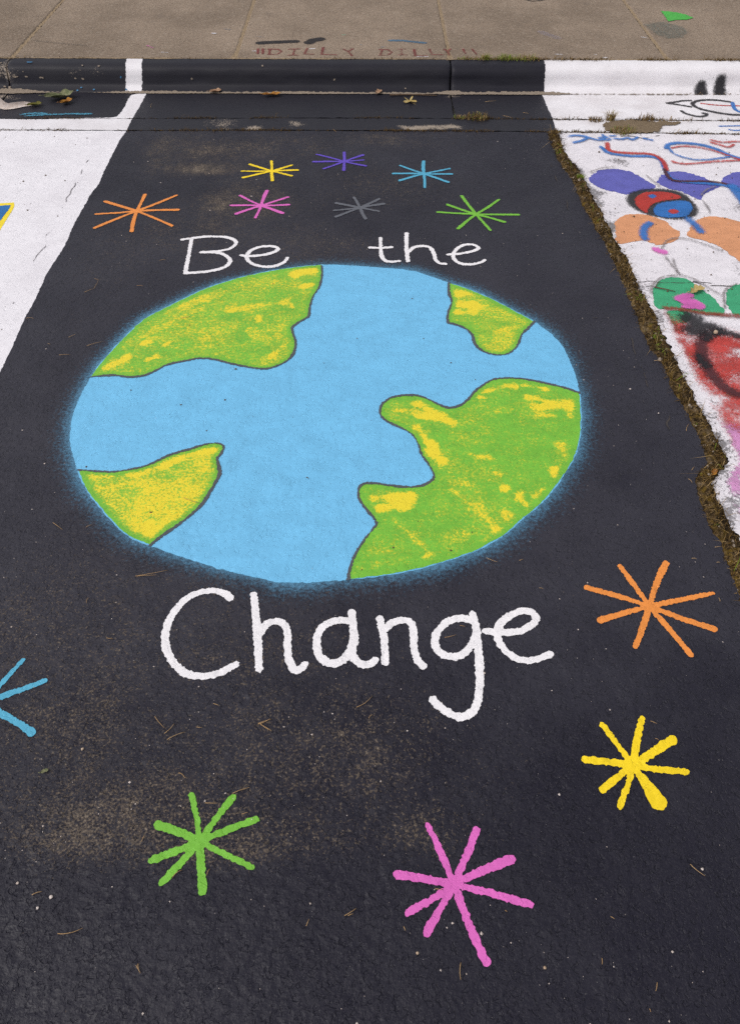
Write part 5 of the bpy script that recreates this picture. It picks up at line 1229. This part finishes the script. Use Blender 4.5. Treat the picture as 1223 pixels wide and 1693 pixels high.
x, y = LV['tan2']; leaf('leaf', (x, y, 0.004), 0.9, 0.06, 0.05, 2, 0.4, 0.18, 0.2, mTAN, 'tiny pinkish tan leaf at the kerb foot beside the twig')
x, y = LV['oak']; leaf('leaf', (x, y, zs(x, y) + 0.006), 0.35, 0.085, 0.055, 3, 0.55, 0.10, 0.2, mGOLD, 'tan oak leaf lying on the green petal')
x, y = LV['yl']; leaf('leaf', (x, y, zs(x, y) + 0.002), 0.3, 0.022, 0.012, 2, 0.3, 0.1, 0.2, mOLIVE, 'tiny green leaf scrap on the worn black paint')
x, y = LV['brownbit']; leaf('leaf', (x, y, h_soil(np.array([x]), np.array([y]))[0] + 0.01), 0.8, 0.035, 0.022, 2, 0.3, 0.25, 0.2, mRUST, 'small rust leaf in the bend of the mossy crack')
# star shaped sweetgum leaf
x, y = LV['star']
ro = empty('leaf', (x, y, 0.002), 'yellow star shaped leaf in the black gutter under the twig', 'leaf', 'fallen leaves')
V = [(x, y, 0.010)]
m = 50
for i in range(m):
    a = 2 * math.pi * i / m
    r = 0.014 + 0.030 * (0.5 + 0.5 * math.cos(5 * a + 0.6)) ** 1.5
    V.append((x + r * math.cos(a) * 1.1, y + r * math.sin(a) * 1.2, 0.006 + 0.5 * r * abs(math.sin(a * 1.5 + 0.4))))
pydata('blade', V, [(0, 1 + i, 1 + (i + 1) % m) for i in range(m)], mGOLD, ro, True)
tube('stalk', [(x, y, 0.010), (x + 0.02, y - 0.03, 0.008), (x + 0.04, y - 0.045, 0.004)], 0.0014, 0.001, mGOLD, ro)
# twigs
t = NT('twig_bark')
mTWIG = t.fin(t.mix(t.noise(80, 4), (0.06, 0.035, 0.022), (0.17, 0.115, 0.075)), 0.85, 0.2, t.bump(t.noise(200, 3), 0.002))
P = LV['twig']
o = empty('twig', (P[1][0], P[1][1], 0), 'straight brown twig lying in the gutter near the kerb joint', 'twig')
q = crv([(*P[0], 0.012), (*P[1], 0.008), (*P[2], 0.007)], 6)
tube('stem', q, 0.0055, 0.0030, mTWIG, o, 6)
tube('knot', [q[3], q[3] + np.array([0.012, 0.012, 0.006]), q[3] + np.array([0.018, 0.02, 0.004])], 0.003, 0.001, mTWIG, o)
P = LV['twig2']; z0 = zs(*P[1]) + 0.008
o = empty('twig', (P[1][0], P[1][1], z0 - 0.006), 'forked dark twig on the green petal beside the crack', 'twig')
tube('stem', [(*P[0], z0), (*P[1], z0 + 0.004), (*P[2], z0)], 0.0034, 0.0018, mTWIG, o)
P2 = LV['twig2b']
tube('branch', [(*P2[0], z0), ((P2[0][0] + P2[1][0]) / 2, (P2[0][1] + P2[1][1]) / 2, z0 + 0.006), (*P2[1], z0 + 0.003)], 0.0024, 0.0014, mTWIG, o)
# round seed on the graffiti
def pebble(name, x, y, z, r, mat, sq=0.75):
    V, Fs = [], []
    for i in range(5):
        th = math.pi * i / 4
        for k in range(7):
            a = 2 * math.pi * k / 7
            rr = r * (1 + 0.16 * math.sin(3 * a + i + x * 50))
            V.append((x + rr * math.sin(th) * math.cos(a), y + rr * math.sin(th) * math.sin(a), z + r * sq + r * sq * math.cos(th)))
    for i in range(4):
        for k in range(7):
            Fs.append((i * 7 + k, (i + 1) * 7 + k, (i + 1) * 7 + (k + 1) % 7, i * 7 + (k + 1) % 7))
    return pydata(name, V, Fs, mat, None, True)
mSEED = m_leaf('seed_tan', (0.36, 0.25, 0.17), (0.50, 0.38, 0.28))
x, y = LV['bud']
o = pebble('acorn', x, y, zs(x, y) + 0.004, 0.0105, mSEED, 0.9)
tag(o, 'round tan acorn on the black sprayed blotch', 'acorn')
CH = ['pale stone chip left of the large green star', 'tan chip below the large pink star', 'white chip at the left below the worn patch', 'white chip near the right edge below the yellow star', 'small white chip on the clean black band at the left', 'tiny white chip near the left edge on clean black', 'pale chip at the lower right of the black bay']
for (x, y), lab in zip(T['chip'], CH):
    o = pebble('stone_chip', x, y, zs(x, y), random.uniform(0.0035, 0.0055), mSEED if 'tan' in lab or 'pale' in lab else mPALE, 0.5)
    tag(o, lab, 'stone', 'stone chips on the black bay')
# grit: uncountable specks on the coat, dark crumbs on the globe
def grit(name, P, Rr, mat, label):
    n = len(P)
    oc = np.array([(1, 0, 0), (0, 1, 0), (-1, 0, 0), (0, -1, 0), (0, 0, 0.7), (0, 0, -0.4)], float)
    V = (P[:, None, :] + oc[None] * Rr[:, None, None] * rng.uniform(0.6, 1.25, (n, 6, 1))).reshape(-1, 3)
    tri = np.array([(0, 1, 4), (1, 2, 4), (2, 3, 4), (3, 0, 4), (1, 0, 5), (2, 1, 5), (3, 2, 5), (0, 3, 5)])
    lo = (np.arange(n)[:, None, None] * 6 + tri[None]).ravel()
    st = np.arange(n * 8) * 3
    o = link(name, raw_mesh(name, V, lo, st, np.full(n * 8, 3), None, False), mat)
    tag(o, label, 'grit', kind='stuff')
n = 2000
gx = rng.uniform(-1.5, 1.15, n); gy = 0.1 + 4.7 * rng.random(n) ** 1.6
dg = d_poly(gx, gy, G)
kp = (f_bay(gx, gy) > 0.03) & ((dg < -0.02) | (rng.random(n) < 0.08)) & (vn(gx, gy, 0.35, 170) + rng.uniform(-0.6, 0.9, n) > 0)
gx, gy = gx[kp], gy[kp]
grit('grit', np.stack([gx, gy, asphalt(gx, gy) + 0.0012], 1), rng.gamma(1.3, 0.0007, len(gx)) + 0.0004, mPALE, 'pale sand grains scattered over the black bay')
sp = np.array(T['specks'])
sp = np.vstack([sp, np.stack([rng.uniform(-1.1, 0.8, 60), rng.uniform(1.45, 3.2, 60)], 1)])
big = np.concatenate([rng.uniform(0.003, 0.0055, len(T['specks'])), rng.uniform(0.0007, 0.002, 60)])
kp = d_poly(sp[:, 0], sp[:, 1], G) > 0.02
sp, big = sp[kp], big[kp]
grit('crumbs', np.stack([sp[:, 0], sp[:, 1], asphalt(sp[:, 0], sp[:, 1]) + 0.0026], 1), big, mTWIG, 'dark crumbs of debris lying on the painted globe')
n = 700
gx = rng.uniform(1.2, 3.0, n); gy = rng.uniform(1.2, 4.85, n)
kp = f_right(gx, gy) > 0.01
gx, gy = gx[kp], gy[kp]
grit('crumbs', np.stack([gx, gy, asphalt(gx, gy) + 0.004], 1), rng.gamma(2, 0.0009, len(gx)) + 0.0006, mTWIG, 'dark crumbs of debris on the scuffed white right bay')
n = 160
gx = rng.uniform(-3, -1.6, n); gy = rng.uniform(2, 4.85, n)
kp = f_left(gx, gy) > 0.02
gx, gy = gx[kp], gy[kp]
grit('crumbs', np.stack([gx, gy, asphalt(gx, gy) + 0.001], 1), rng.gamma(2, 0.0010, len(gx)) + 0.0006, mTWIG, 'few dark crumbs of debris on the white left bay')
